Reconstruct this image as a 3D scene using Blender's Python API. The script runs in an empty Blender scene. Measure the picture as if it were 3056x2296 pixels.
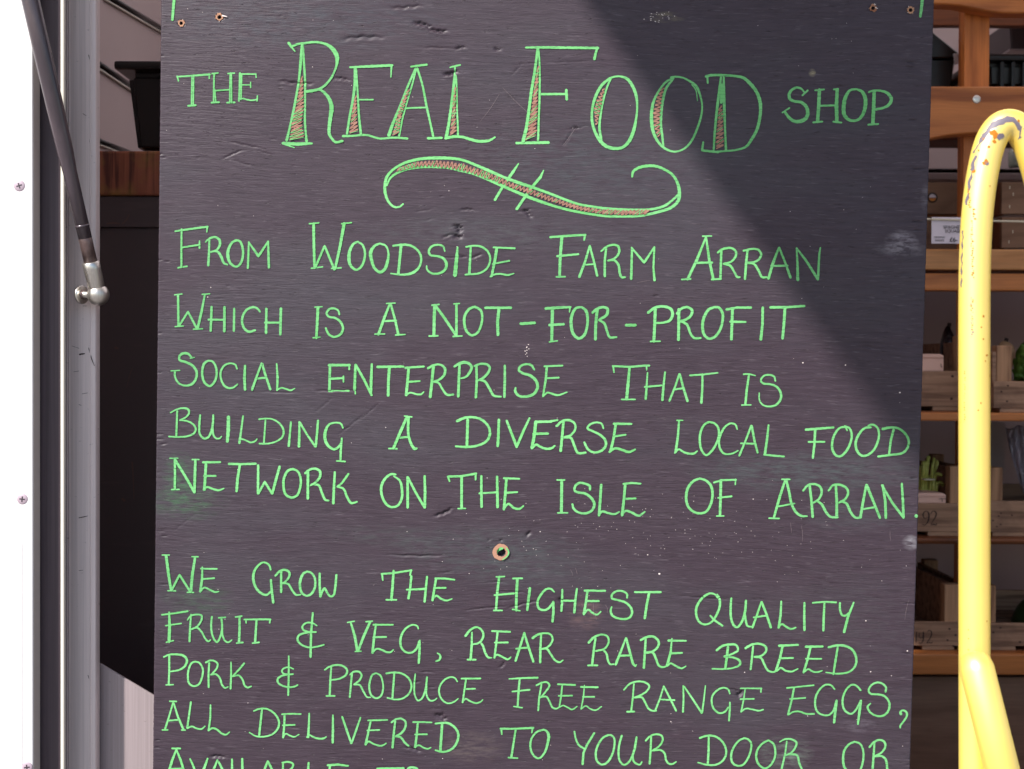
import bpy, bmesh, math, random
import numpy as np
from mathutils import Vector, Matrix
random.seed(7); np.random.seed(7)
sc = bpy.context.scene
R = math.radians

# ---------------------------------------------------------------- camera
F = 3689.0                      # focal length in photo pixels (3056 x 2296)
PITCH, ROLL = -0.7, 0.25
CAM = Vector((0, 0, 1.45))
camd = bpy.data.cameras.new('camera'); cam = bpy.data.objects.new('camera', camd)
sc.collection.objects.link(cam); sc.camera = cam
camd.sensor_width = 36.0; camd.lens = 36.0 * F / 3056.0
camd.clip_start = 0.02; camd.clip_end = 3000
CR = Matrix.Rotation(R(90 + PITCH), 3, 'X') @ Matrix.Rotation(R(ROLL), 3, 'Z')
cam.matrix_world = Matrix.Translation(CAM) @ CR.to_4x4()
camd.dof.use_dof = True; camd.dof.focus_distance = 1.12; camd.dof.aperture_fstop = 13.0

# ---------------------------------------------------------------- sky, sun, exposure
SUN_AZ, SUN_EL = 42.0, 42.0     # behind the camera, to its left
S = Vector((-math.sin(R(SUN_AZ)) * math.cos(R(SUN_EL)), -math.cos(R(SUN_AZ)) * math.cos(R(SUN_EL)), math.sin(R(SUN_EL))))
w = bpy.data.worlds.new("World"); sc.world = w; w.use_nodes = True
nt = w.node_tree; bg = nt.nodes['Background']; sky = nt.nodes.new('ShaderNodeTexSky')
sky.sky_type = 'NISHITA'; sky.sun_disc = False
sky.sun_elevation = R(SUN_EL); sky.sun_rotation = R(180 + SUN_AZ)
nt.links.new(sky.outputs[0], bg.inputs[0]); bg.inputs[1].default_value = SKY_STRENGTH = 0.11
sl = bpy.data.lights.new('sun', 'SUN'); sl.energy = 4.2; sl.angle = R(1.1); sl.color = (1.0, 0.94, 0.90)
so = bpy.data.objects.new('sun', sl); sc.collection.objects.link(so)
so.rotation_euler = S.to_track_quat('Z', 'Y').to_euler()
sc.view_settings.view_transform = 'Standard'; sc.view_settings.look = 'None'
sc.view_settings.exposure = 0.72; sc.view_settings.gamma = 1.0
sc.cycles.use_denoising = True

# ---------------------------------------------------------------- helpers
def ray(px, py):
    return (CR @ Vector(((px - 1528) / F, (1148 - py) / F, -1.0)))
def at(px, py, Y):
    d = ray(px, py); return CAM + d * (Y / d.y)
def mpp(Y): return Y / F

def link(o, parent=None):
    sc.collection.objects.link(o)
    if parent is not None: o.parent = parent
    return o
def tag(o, label=None, cat=None, group=None, kind=None):
    if label: o['label'] = label
    if cat: o['category'] = cat
    if group: o['group'] = group
    if kind: o['kind'] = kind
    return o
def thing(name, label, cat, loc=(0, 0, 0), group=None):
    o = bpy.data.objects.new(name, None); o.empty_display_size = 0.05; o.location = loc
    link(o); return tag(o, label, cat, group)
def mesh_obj(name, bm, mat, parent=None, smooth=False, kind=None, label=None):
    me = bpy.data.meshes.new(name); bm.to_mesh(me); bm.free()
    me.materials.append(mat)
    if smooth:
        for p in me.polygons: p.use_smooth = True
    o = link(bpy.data.objects.new(name, me), parent)
    if parent is not None:
        o.matrix_parent_inverse = Matrix.Identity(4)
        # meshes are made in world coordinates: bring them into the parent's frame
        P = world_of(parent)
        me.transform(P.inverted())
    if kind: o['kind'] = kind
    if label: o['label'] = label
    return o
def world_of(o):
    M = o.matrix_basis.copy()
    while o.parent is not None:
        o = o.parent; M = o.matrix_basis @ M
    return M
def setloc(o, v): o.matrix_basis = Matrix.Translation(v)

def add_box(bm, x0, x1, y0, y1, z0, z1, bev=0.0):
    vs = [bm.verts.new((x, y, z)) for x in (x0, x1) for y in (y0, y1) for z in (z0, z1)]
    idx = [(0, 1, 3, 2), (4, 6, 7, 5), (0, 4, 5, 1), (2, 3, 7, 6), (0, 2, 6, 4), (1, 5, 7, 3)]
    fs = [bm.faces.new([vs[i] for i in f]) for f in idx]
    if bev:
        es = set(e for f in fs for e in f.edges)
        bmesh.ops.bevel(bm, geom=list(es), offset=bev, segments=2, affect='EDGES', profile=0.6)
    return vs
def box(name, x0, x1, y0, y1, z0, z1, mat, parent=None, bev=0.0015, **k):
    bm = bmesh.new(); add_box(bm, min(x0,x1), max(x0,x1), y0, y1, min(z0,z1), max(z0,z1), bev)
    bmesh.ops.recalc_face_normals(bm, faces=bm.faces)
    return mesh_obj(name, bm, mat, parent, **k)
def pbox(name, px0, py0, px1, py1, Y, depth, mat, parent=None, bev=0.0015, **k):
    a = at(px0, py0, Y); b = at(px1, py1, Y)
    return box(name, a.x, b.x, Y, Y + depth, b.z, a.z, mat, parent, bev, **k)
def prism(name, pts, Y, depth, mat, parent=None, bev=0.001, **k):
    """outline given in photo pixels at depth Y, given real thickness"""
    bm = bmesh.new()
    f = [bm.verts.new(at(x, y, Y)) for x, y in pts]
    g = [bm.verts.new((v.co.x, v.co.y + depth, v.co.z)) for v in f]
    bm.faces.new(f); bm.faces.new(g[::-1]); n = len(f)
    for i in range(n): bm.faces.new((f[i], g[i], g[(i+1) % n], f[(i+1) % n]))
    bmesh.ops.recalc_face_normals(bm, faces=bm.faces)
    if bev: bmesh.ops.bevel(bm, geom=[e for e in bm.edges], offset=bev, segments=1, affect='EDGES')
    return mesh_obj(name, bm, mat, parent, **k)
def tube_mesh(bm, pts, rad, seg=24, cap=True):
    """rings along a list of points; rad is a number or a list"""
    n = len(pts); rings = []
    T = [(pts[min(i+1, n-1)] - pts[max(i-1, 0)]).normalized() for i in range(n)]
    up = Vector((0, -1, 0)) if abs(T[0].y) < 0.9 else Vector((0, 0, 1))
    for i in range(n):
        a = (up - T[i] * up.dot(T[i])).normalized(); b = T[i].cross(a); up = a
        r = rad[i] if isinstance(rad, (list, tuple)) else rad
        rings.append([bm.verts.new(pts[i] + a * (r * math.cos(2*math.pi*j/seg)) + b * (r * math.sin(2*math.pi*j/seg))) for j in range(seg)])
    for i in range(n-1):
        for j in range(seg):
            bm.faces.new((rings[i][j], rings[i][(j+1) % seg], rings[i+1][(j+1) % seg], rings[i+1][j]))
    if cap:
        bm.faces.new(rings[0][::-1]); bm.faces.new(rings[-1])
    return rings
def tube(name, pts, rad, mat, parent=None, seg=24, **k):
    bm = bmesh.new(); tube_mesh(bm, pts, rad, seg)
    bmesh.ops.recalc_face_normals(bm, faces=bm.faces)
    return mesh_obj(name, bm, mat, parent, smooth=True, **k)
def catmull(P, step):
    """P: list of tuples (any length); returns samples about `step` apart in the first two values"""
    out = []; n = len(P)
    P = [np.array(p, float) for p in P]
    for i in range(n-1):
        p0 = P[i-1] if i > 0 else 2*P[0] - P[1]
        p1, p2 = P[i], P[i+1]
        p3 = P[i+2] if i+2 < n else 2*P[-1] - P[-2]
        L = math.hypot(*(p2-p1)[:2]); m = max(2, int(L/step)+1)
        def tj(ti, a, b): return ti + max(math.hypot(*(b-a)[:2]), 1e-6)**0.5
        t0 = 0; t1 = tj(t0, p0, p1); t2 = tj(t1, p1, p2); t3 = tj(t2, p2, p3)
        for k in range(m):
            t = t1 + (t2-t1)*k/m
            A1 = (t1-t)/(t1-t0)*p0 + (t-t0)/(t1-t0)*p1
            A2 = (t2-t)/(t2-t1)*p1 + (t-t1)/(t2-t1)*p2
            A3 = (t3-t)/(t3-t2)*p2 + (t-t2)/(t3-t2)*p3
            B1 = (t2-t)/(t2-t0)*A1 + (t-t0)/(t2-t0)*A2
            B2 = (t3-t)/(t3-t1)*A2 + (t-t1)/(t3-t1)*A3
            out.append((t2-t)/(t2-t1)*B1 + (t-t1)/(t2-t1)*B2)
    out.append(P[-1]); return out
def linear(P, step):
    P = [np.array(p, float) for p in P]; out = []
    for a, b in zip(P[:-1], P[1:]):
        m = max(2, int(math.hypot(*(b-a)[:2])/step)+1)
        out += [a + (b-a)*k/m for k in range(m)]
    return out + [P[-1]]

# ---------------------------------------------------------------- materials
class MB:
    def __init__(self, name, rough=0.6, spec=0.5, metal=0.0):
        self.m = bpy.data.materials.new(name); self.m.use_nodes = True
        self.nt = self.m.node_tree; self.b = self.nt.nodes['Principled BSDF']
        self.b.inputs['Roughness'].default_value = rough; self.b.inputs['Metallic'].default_value = metal
        self.b.inputs['Specular IOR Level'].default_value = spec
        self.tc = self.nt.nodes.new('ShaderNodeTexCoord')
    def n(self, t, **k):
        x = self.nt.nodes.new(t)
        for a, v in k.items(): setattr(x, a, v)
        return x
    def l(self, a, b): self.nt.links.new(a, b)
    def col(self, c): self.b.inputs['Base Color'].default_value = (*c, 1); return self
    def mapping(self, scale, rot=(0, 0, 0), src=None, loc=(0, 0, 0)):
        x = self.n('ShaderNodeMapping'); x.inputs['Scale'].default_value = scale
        x.inputs['Rotation'].default_value = rot; x.inputs['Location'].default_value = loc
        self.l(src or self.tc.outputs['Object'], x.inputs[0]); return x.outputs[0]
    def noise(self, vec, scale=1.0, detail=4, rough=0.55, dist=0.0):
        x = self.n('ShaderNodeTexNoise'); x.inputs['Scale'].default_value = scale
        x.inputs['Detail'].default_value = detail; x.inputs['Roughness'].default_value = rough
        x.inputs['Distortion'].default_value = dist; self.l(vec, x.inputs['Vector']); return x.outputs[0]
    def ramp(self, v, stops):
        x = self.n('ShaderNodeValToRGB'); e = x.color_ramp.elements
        while len(e) < len(stops): e.new(0.5)
        for i, (p, c) in enumerate(stops):
            e[i].position = p; e[i].color = (*c, 1) if not isinstance(c, (int, float)) else (c, c, c, 1)
        self.l(v, x.inputs[0]); return x.outputs[0]
    def mix(self, fac, a, b, mode='MIX'):
        x = self.n('ShaderNodeMix', data_type='RGBA', blend_type=mode)
        for sock, v in ((x.inputs[0], fac), (x.inputs[6], a), (x.inputs[7], b)):
            if isinstance(v, (int, float)): sock.default_value = v
            elif isinstance(v, tuple): sock.default_value = (*v, 1)
            else: self.l(v, sock)
        return x.outputs[2]
    def math(self, op, a, b=0.0, c=0.0):
        x = self.n('ShaderNodeMath', operation=op)
        for i, v in enumerate((a, b, c)):
            if isinstance(v, (int, float)): x.inputs[i].default_value = v
            else: self.l(v, x.inputs[i])
        return x.outputs[0]
    def bump(self, h, strength=0.3, dist=0.001, prev=None):
        x = self.n('ShaderNodeBump'); x.inputs['Strength'].default_value = strength
        x.inputs['Distance'].default_value = dist; self.l(h, x.inputs['Height'])
        if prev is not None: self.l(prev, x.inputs['Normal'])
        return x.outputs[0]
    def set(self, **k):
        for a, v in k.items():
            s = self.b.inputs[{'color': 'Base Color', 'rough': 'Roughness', 'normal': 'Normal'}[a]]
            self.l(v, s)
        return self.m

def wood(name, light, dark, along='X', ring=60.0, rough=0.6, fine=500.0, stain=None, bump=0.25, seed=0.0):
    m = MB(name, rough, 0.35)
    sc_ = {'X': (2.2, 1, 1), 'Z': (1, 1, 2.2)}[along]; k = ring
    base = {'X': (k*0.06, k, k), 'Z': (k, k, k*0.06)}[along]
    warp = m.noise(m.mapping({'X': (3, 9, 9), 'Z': (9, 9, 3)}[along], loc=(seed, seed*2, seed)), 1.0, 3)
    v = m.n('ShaderNodeVectorMath', operation='MULTIPLY_ADD'); v.inputs[1].default_value = (2.2, 2.2, 2.2)
    m.l(warp, v.inputs[0]); m.l(m.mapping(base, loc=(seed*3, seed, seed*5)), v.inputs[2])
    g = m.noise(v.outputs[0], 1.0, 3, 0.5)
    f = m.noise(m.mapping({'X': (fine*0.03, fine, fine), 'Z': (fine, fine, fine*0.03)}[along]), 1.0, 3, 0.6)
    c = m.ramp(g, [(0.36, dark), (0.48, tuple((a*2+b)/3 for a, b in zip(light, dark))), (0.64, light)])
    c = m.mix(0.5, c, m.ramp(f, [(0.3, 0.55), (0.7, 1.0)]), 'MULTIPLY')
    if stain:
        s_ = m.ramp(m.noise(m.mapping((14, 14, 14), loc=(seed, 0, 0)), 1.0, 4, 0.6), [(0.5, 0.0), (0.68, 1.0)])
        c = m.mix(m.math('MULTIPLY', s_, 0.75), c, stain)
    return m.set(color=c, normal=m.bump(m.math('ADD', g, m.math('MULTIPLY', f, 0.5)), bump, 0.0008))

def painted_board(name, green=False, brown=False):
    """black ply paint, or chalk ink on top of it: all share the board's grain"""
    m = MB(name, 0.5 if not (green or brown) else 0.75, 0.4 if not (green or brown) else 0.2)
    co = m.tc.outputs['Object']
    warp = m.noise(m.mapping((2.5, 0, 5)), 1.0, 3, 0.5)
    comb = m.n('ShaderNodeCombineXYZ'); m.l(m.math('MULTIPLY', m.math('SUBTRACT', warp, 0.5), 0.030), comb.inputs[2])
    add = m.n('ShaderNodeVectorMath', operation='ADD'); m.l(co, add.inputs[0]); m.l(comb.outputs[0], add.inputs[1])
    wc = add.outputs[0]
    g1 = m.noise(m.mapping((90, 0, 1000), src=wc), 1.0, 3, 0.6)
    g2 = m.noise(m.mapping((30, 0, 330), src=wc), 1.0, 4, 0.6)
    g3 = m.noise(m.mapping((90, 0, 700), src=wc, loc=(3, 0, 5)), 1.0, 2, 0.7)
    ticks = m.ramp(g3, [(0.27, 1.0), (0.36, 0.0)])              # open pores of the veneer
    amount = m.ramp(m.noise(m.mapping((3.5, 0, 4.5), loc=(1.7, 0, 0.4)), 1.0, 3, 0.6), [(0.35, 0.25), (0.65, 1.0)])
    h = m.math('ADD', m.math('MULTIPLY', g1, 0.5), m.math('MULTIPLY', g2, 0.9))
    h = m.math('SUBTRACT', h, m.math('MULTIPLY', ticks, 0.9))
    h = m.math('MULTIPLY', h, amount)
    if green:
        c = m.ramp(m.noise(m.mapping((25, 25, 60)), 1.0, 3, 0.6), [(0.3, (0.145, 0.49, 0.150)), (0.7, (0.225, 0.63, 0.240))])
        thin = m.ramp(m.noise(m.mapping((5, 5, 7), loc=(2, 0, 3)), 1.0, 3, 0.6), [(0.36, 1.0), (0.60, 0.0)])
        c = m.mix(m.math('MULTIPLY', thin, 0.42), c, (0.085, 0.30, 0.11))
        c = m.mix(m.math('MULTIPLY', m.ramp(g1, [(0.30, 1.0), (0.50, 0.0)]), 0.62), c, (0.045, 0.17, 0.07))
        c = m.mix(m.math('MULTIPLY', ticks, 0.75), c, (0.035, 0.10, 0.05))
        return m.set(color=c, normal=m.bump(h, 0.30, 0.0008))
    if brown:
        c = m.ramp(g1, [(0.3, (0.16, 0.078, 0.060)), (0.6, (0.40, 0.210, 0.155))])
        return m.set(color=c, normal=m.bump(h, 0.25, 0.0008))
    c = m.ramp(g2, [(0.3, (0.033, 0.0210, 0.0305)), (0.7, (0.050, 0.0335, 0.0460))])
    # chalk dust rubbed into the paint
    d1 = m.ramp(m.noise(m.mapping((3.0, 0, 8.0), loc=(5.2, 0, 2.2), src=wc), 1.0, 4, 0.6), [(0.48, 0.0), (0.74, 1.0)])
    c = m.mix(m.math('MULTIPLY', d1, 0.45), c, (0.056, 0.062, 0.070))
    streak = m.ramp(m.noise(m.mapping((55, 0, 640), src=wc, loc=(9, 0, 1)), 1.0, 2, 0.6), [(0.60, 0.0), (0.74, 1.0)])
    c = m.mix(m.math('MULTIPLY', streak, 0.50), c, (0.13, 0.108, 0.125))
    dk = m.ramp(m.noise(m.mapping((60, 0, 560), src=wc, loc=(4, 0, 7)), 1.0, 2, 0.6), [(0.30, 1.0), (0.42, 0.0)])
    c = m.mix(m.math('MULTIPLY', dk, 0.55), c, (0.020, 0.012, 0.016))
    c = m.mix(m.math('MULTIPLY', ticks, 0.6), c, (0.010, 0.006, 0.008))
    c = smudges(m, c)
    rr = m.ramp(m.noise(m.mapping((6, 0, 30), src=wc), 1.0, 3), [(0.3, 0.42), (0.7, 0.56)])
    return m.set(color=c, rough=rr, normal=m.bump(h, 0.62, 0.0011))

SMUDGE = []     # (u, v, ru, rv, colour, strength) filled in once the board's frame is known
def smudges(m, c):
    sep = m.n('ShaderNodeSeparateXYZ'); m.l(m.tc.outputs['Object'], sep.inputs[0])
    br = m.ramp(m.noise(m.mapping((60, 0, 220)), 1.0, 4, 0.7), [(0.42, 0.0), (0.66, 1.0)])
    for u, v, ru, rv, colr, st in SMUDGE:
        du = m.math('DIVIDE', m.math('SUBTRACT', sep.outputs[0], u), ru)
        dv = m.math('DIVIDE', m.math('SUBTRACT', sep.outputs[2], v), rv)
        q = m.math('ADD', m.math('MULTIPLY', du, du), m.math('MULTIPLY', dv, dv))
        f = m.math('MULTIPLY', m.ramp(q, [(0.0, 1.0), (1.0, 0.0)]), m.math('MULTIPLY', br, st))
        c = m.mix(f, c, colr)
    return c

# ================================================================ the hanging board's own frame
BOARD_Y, TILT = 1.09, 1.2
nrm = Vector((0, -math.cos(R(TILT)), -math.sin(R(TILT))))
P0 = at(1528, 1148, BOARD_Y)
def on_board(px, py):
    d = ray(px, py); return CAM + d * ((P0 - CAM).dot(nrm) / d.dot(nrm))
vdir = (on_board(1634.5, 0) - on_board(1586, 2296)).normalized()
udir = vdir.cross(-nrm).normalized() * -1
if udir.x < 0: udir = -udir
O = P0 - vdir * (P0.z / vdir.z)            # where the board's middle line meets the ground
BM = Matrix((( udir.x, -nrm.x, vdir.x, O.x), (udir.y, -nrm.y, vdir.y, O.y), (udir.z, -nrm.z, vdir.z, O.z), (0, 0, 0, 1)))
BI = BM.inverted()
def P2L(px, py):
    q = BI @ on_board(px, py); return q.x, q.z
K = 1.09 / F                                # metres per photo pixel on the board
uL = (P2L(481, 0)[0] + P2L(456, 2296)[0]) / 2; uR = (P2L(2788, 0)[0] + P2L(2716, 2296)[0]) / 2
vT0 = P2L(1634, -40)[1]; vT = P2L(1634, -900)[1]; vB = P2L(1586, 2330)[1]  # vT: panel top lengthened out of view to block sun from the shelves

# marks in the wood: px x, y, half length, half height, angle, depth (mm)
DENTS = [(1215,20,45,5,-2,1.0),(1262,73,26,6,8,2.0),(1305,89,28,5,4,2.2),(1085,112,55,6,-5,1.3),(1320,143,60,3,-2,.7),(1375,143,16,5,-8,1.2),
 (1485,146,9,5,20,1.6),(885,246,45,5,2,1.5),(1020,235,22,5,3,1.3),(1345,217,20,6,-3,2.4),(735,433,50,2.5,12,1.0),(790,455,28,2,16,.8),
 (695,460,30,2.5,-22,1.1),(720,486,35,2,14,.7),(1718,380,6,4,0,1.5),(1368,682,14,10,60,2.6),(1366,705,12,8,35,2.4),(1340,703,20,4,-15,1.2),
 (1575,637,16,6,35,2.0),(1565,628,20,3,-10,1.0),(1395,626,20,4,2,1.2),(1265,628,22,2.5,-12,.7),(1285,655,14,2,-20,.6),(1352,768,40,2,-4,.8),(1420,764,20,4,-15,1.0),(1380,764,12,4,0,.8),
 (1322,1529,28,5,-28,2.2),(1240,1657,80,3.2,0,1.6),(1330,1708,22,2,-2,1.0),(830,1170,60,2.5,0,.8),(1000,1166,60,2.8,0,1.0),
 (1480,1738,28,2.2,0,1.2),(1530,1767,45,2.2,-1,1.3),(1510,1790,25,2,-2,1.0),(1450,1815,60,2.2,-8,1.3),(1560,1804,45,3,-14,1.2),(1675,1792,10,7,20,2.0),
 (2100,1784,70,2.2,2,1.4),(1498,1984,12,4,-50,1.6),(1275,2006,18,2.5,2,1.2),(1290,2050,12,2.5,0,1.0),(1245,2035,10,3,0,1.0),
 (2208,2067,9,9,0,3.0),(2192,2059,16,3,5,1.4),(2478,2052,9,2,0,1.2),(1310,2133,14,9,-15,2.2),(1325,2143,10,6,0,1.6),(1232,2236,26,4,12,2.0),(650,2258,22,5,-3,2.0),
 (1577,1592,8,8,0,1.8),(1495,1611,4,4,0,1.5),(1460,1610,5,4,0,1.0),(1990,1595,18,2,20,.7),(965,1210,30,1.6,-42,.8),(1100,1230,40,1.6,-42,.9),(1050,1265,50,1.6,-40,.9),
 (2264,1790,20,2,3,1.2),(1695,412,24,2,-58,1.0),(1720,382,28,2,-10,.9),(1540,210,22,1.6,-50,.7),(1575,190,40,1.6,-8,.7),(1700,185,50,1.8,-4,.8),(2590,1036,14,3,6,1.2),(2110,700,8,2,0,.9),(1958,884,8,3,0,1.3),
 (875,2170,20,3,4,.8),(960,1722,12,1.6,0,1.0),(550,1560,40,1.4,-40,.6)]
for i in range(46):     # ragged ply edges
    DENTS.append((random.choice((random.uniform(466, 500), random.uniform(2700, 2745))), random.uniform(0, 2296), random.uniform(7, 16), random.uniform(1.2, 2.2), random.uniform(-6, 6), random.uniform(.9, 1.8)))
for i in range(34):     # small pits and tears
    DENTS.append((random.uniform(480, 1750), random.uniform(0, 900) if i % 2 else random.uniform(0, 2296), random.uniform(4, 11), random.uniform(.9, 1.5), random.uniform(-6, 5), random.uniform(.4, .8)))
HOLES = [(541, 70, 8.5), (655, 52, 9.5), (2605, 25, 9), (2717, 31, 9), (1495, 1650, 13.5)]
DL = [(*P2L(x, y), a*K, b*K, -R(t), d/1000.0) for x, y, a, b, t, d in DENTS]
HL = [(*P2L(x, y), r*K) for x, y, r in HOLES]

def height(U, V):
    """depth below the paint surface, arrays in, array out"""
    Hh = np.zeros_like(U)
    for u, v, a, b, t, d in DL:
        ex = max(a, b)*1.9
        m_ = (np.abs(U-u) < ex) & (np.abs(V-v) < ex)
        if not m_.any(): continue
        uu = U[m_]-u; vv = V[m_]-v
        p = uu*math.cos(t) + vv*math.sin(t); q = -uu*math.sin(t) + vv*math.cos(t)
        q = q + b*0.45*np.sin(p/a*2.0 + d*9000) + b*0.3*np.sin(p/a*9.7 + d*4000)
        f = np.exp(-(p/a)**4*1.2) * (np.exp(-np.where(q > 0, (q/b)**2*4.5, (q/b)**2*1.1)) - 0.18*np.exp(-((q+1.7*b)/b)**2*1.3))
        Hh[m_] += d*f
    for u, v, r in HL:
        q = np.hypot(U-u, V-v)/r
        m_ = q < 1.0
        Hh[m_] = np.maximum(Hh[m_], 0.006*np.clip((1.0-q[m_])*3.0, 0, 1))
    return Hh

SMUDGE += [(*P2L(x, y), a*K, b*K, c, s) for x, y, a, b, c, s in [
    (2690, 725, 55, 42, (0.26, 0.23, 0.26), 1.1), (2690, 745, 90, 25, (0.2, 0.18, 0.2), .7), (2718, 1620, 28, 26, (.22, .21, .23), 1.0), (2765, 590, 20, 50, (.2, .18, .2), .5),
    (560, 1500, 130, 60, (0.05, 0.17, 0.065), .38), (535, 1430, 55, 95, (0.05, 0.20, 0.07), .50), (590, 1780, 120, 60, (0.05, 0.14, 0.06), .30), (620, 1830, 90, 80, (.05, .10, .06), .25),
    (2345, 2250, 90, 60, (0.16, 0.21, 0.17), .6), (2560, 2165, 60, 25, (.16, .14, .17), .7), (1450, 1640, 330, 80, (.060, .074, .074), .55), (1550, 1700, 260, 70, (.065, .076, .078), .5),
    (2400, 1410, 380, 70, (.07, .09, .09), .7), (1750, 480, 420, 150, (.06, .072, .078), .5), (900, 60, 500, 110, (.055, .062, .075), .6), (1150, 1600, 200, 40, (.06, .075, .07), .4),
    (1400, 2230, 120, 60, (.11, .085, .08), .7), (1450, 700, 500, 60, (.075, .08, .085), .5), (2560, 1540, 200, 60, (.07, .08, .085), .5), (1745, 1830, 60, 60, (.2, .12, .11), .5),
    (700, 2330, 60, 60, (.05, .12, .06), .3), (2500, 1880, 300, 220, (.06, .055, .062), .5), (1990, 52, 60, 18, (.25, .22, .12), .55), (2424, 218, 12, 14, (.35, .30, .18), .9)]]
M_board = painted_board('black_board_paint')
M_green = painted_board('green_chalk_ink', green=True)
M_brown = painted_board('brown_chalk_ink', brown=True)
M_plyraw = wood('raw_plywood', (.50, .27, .16), (.26, .10, .05), ring=300)
M_dark = MB('dark_hollow', 0.9, 0.1).col((0.006, 0.004, 0.005)).m
M_fleck = MB('pale_flecks', 0.6).col((0.75, 0.66, 0.62)).m

board = thing('chalkboard_sign', 'tall black painted plywood sign covered with green handwritten lettering', 'sign')
board.matrix_basis = BM

def local_mesh(name, V, Fc, mat, parent=board, smooth=False, **k):
    me = bpy.data.meshes.new(name); me.from_pydata([tuple(map(float, v)) for v in V], [], Fc); me.materials.append(mat)
    if smooth: me.polygons.foreach_set('use_smooth', [True]*len(me.polygons))
    o = link(bpy.data.objects.new(name, me), parent)
    for a, b in k.items(): o[a] = b
    return o

# --- the panel: one sheet of 12 mm ply, its face a fine grid carrying every dent and hole
us = np.arange(uL, uR, 0.0013); us = np.append(us, uR)
vs_ = np.concatenate([np.linspace(0.012, vB-0.01, 8), np.arange(vB, vT0, 0.00085), np.linspace(vT0+.001, vT, 8)])
U, V = np.meshgrid(us, vs_); nu, nv = len(us), len(vs_)
H = height(U, V)
rag = np.random.rand(nv)*0.0004; U[:, 0] += rag; U[:, -1] -= np.random.rand(nv)*0.0004
X = np.stack([U.ravel(), H.ravel(), V.ravel()], 1)
idx = np.arange(nu*nv).reshape(nv, nu)
q = np.stack([idx[:-1, :-1], idx[:-1, 1:], idx[1:, 1:], idx[1:, :-1]], -1).reshape(-1, 4)
per = np.concatenate([idx[0, :], idx[1:, -1], idx[-1, -2::-1], idx[-2:0:-1, 0]])
back = X[per].copy(); back[:, 1] = 0.012
b0 = len(X); X = np.vstack([X, back]); m_ = len(per); bi = b0 + np.arange(m_)
q2 = np.stack([per, bi, np.roll(bi, -1), np.roll(per, -1)], -1)
cor = [b0, b0+nu-1, b0+nu-1+nv-1, b0+2*(nu-1)+nv-1]
q = np.vstack([q, q2, [[cor[0], cor[3], cor[2], cor[1]]]])
me = bpy.data.meshes.new('panel'); me.vertices.add(len(X)); me.vertices.foreach_set('co', X.ravel().astype(np.float32))
me.loops.add(q.size); me.loops.foreach_set('vertex_index', q.ravel().astype(np.int32))
me.polygons.add(len(q)); me.polygons.foreach_set('loop_start', (np.arange(len(q))*4).astype(np.int32)); me.polygons.foreach_set('loop_total', np.full(len(q), 4, np.int32))
me.update(calc_edges=True); me.validate(); me.materials.append(M_board)
sm = np.ones(len(me.polygons), bool); sm[-(m_+1):] = False; me.polygons.foreach_set('use_smooth', sm)
link(bpy.data.objects.new('panel', me), board)

# --- lettering: every pen stroke is a thin film of ink lying on the panel
HG = (us, vs_, H)
def h_at(u, v):
    i = min(max(int((u-uL)/0.0013+0.5), 0), nu-1); j = min(max(int((v-vB)/0.00085+0.5)+8, 8), nv-1)
    return H[j, i]
class Ink:
    cnt = 0
    def __init__(s): s.V = []; s.F = []
    def stroke(s, pts, lift=0.0, jitter=0.07, cap=True, mapf=P2L, hf=h_at, k=K):
        """pts: (px, py, width px)"""
        Ink.cnt += 1; base = 0.00022 + (Ink.cnt % 14)*0.000026 + lift
        L = [(*mapf(p[0], p[1]), p[2]*k*0.46) for p in pts]
        n = len(L)
        if n < 2: return
        w1 = random.uniform(0, 6); prev = None; s0 = len(s.V)
        for i in range(n):
            a = L[max(i-1, 0)]; b = L[min(i+1, n-1)]
            dx, dz = b[0]-a[0], b[1]-a[1]; q_ = math.hypot(dx, dz) or 1e-9; dx /= q_; dz /= q_
            r = L[i][2]
            r1 = r*(1+jitter*math.sin(i*1.3+w1)+random.uniform(-jitter, jitter)*.8); r2 = r*(1+jitter*math.sin(i*1.7-w1)+random.uniform(-jitter, jitter)*.8)
            y = hf(L[i][0], L[i][1])*0.85 - base - 0.00002*i/n
            s.V.append((L[i][0]-dz*r1, y, L[i][1]+dx*r1)); s.V.append((L[i][0]+dz*r2, y, L[i][1]-dx*r2))
            if i: c = s0+2*i; s.F.append((c-2, c-1, c+1, c))
        if cap:
            for (i, sg) in ((0, -1), (n-1, 1)):
                a = L[max(i-1, 0)]; b = L[min(i+1, n-1)]
                ang = math.atan2(b[1]-a[1], b[0]-a[0]); r = L[i][2]; y = s.V[s0+2*i][1]
                c0 = len(s.V); ia, ib = s0+2*i, s0+2*i+1
                for t in range(1, 5):
                    th = ang + sg*(0 if sg > 0 else 0) + (math.pi/2 - t*math.pi/5)*1.0
                    s.V.append((L[i][0] + sg*r*math.cos(th)*random.uniform(.75, 1.0), y, L[i][1] + sg*r*math.sin(th)*random.uniform(.75, 1.0)))
                ring = [ia if sg > 0 else ib] + [c0+t for t in range(4)] + [ib if sg > 0 else ia]
                s.F.append(tuple(ring) if sg > 0 else tuple(ring))
    def build(s, name, mat, parent=board, **k):
        if not s.V: return None
        o = local_mesh(name, s.V, s.F, mat, parent, **k)
        bm = bmesh.new(); bm.from_mesh(o.data)
        for f in bm.faces:
            f.normal_update()
            if f.normal.y > 0: f.normal_flip()
        bm.to_mesh(o.data); bm.free(); return o

def resample(P, n):
    P = np.array(P, float); d = np.r_[0, np.cumsum(np.hypot(*np.diff(P, axis=0).T))]
    t = np.linspace(0, d[-1], n); return np.stack([np.interp(t, d, P[:, 0]), np.interp(t, d, P[:, 1])], 1), d[-1]

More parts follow.
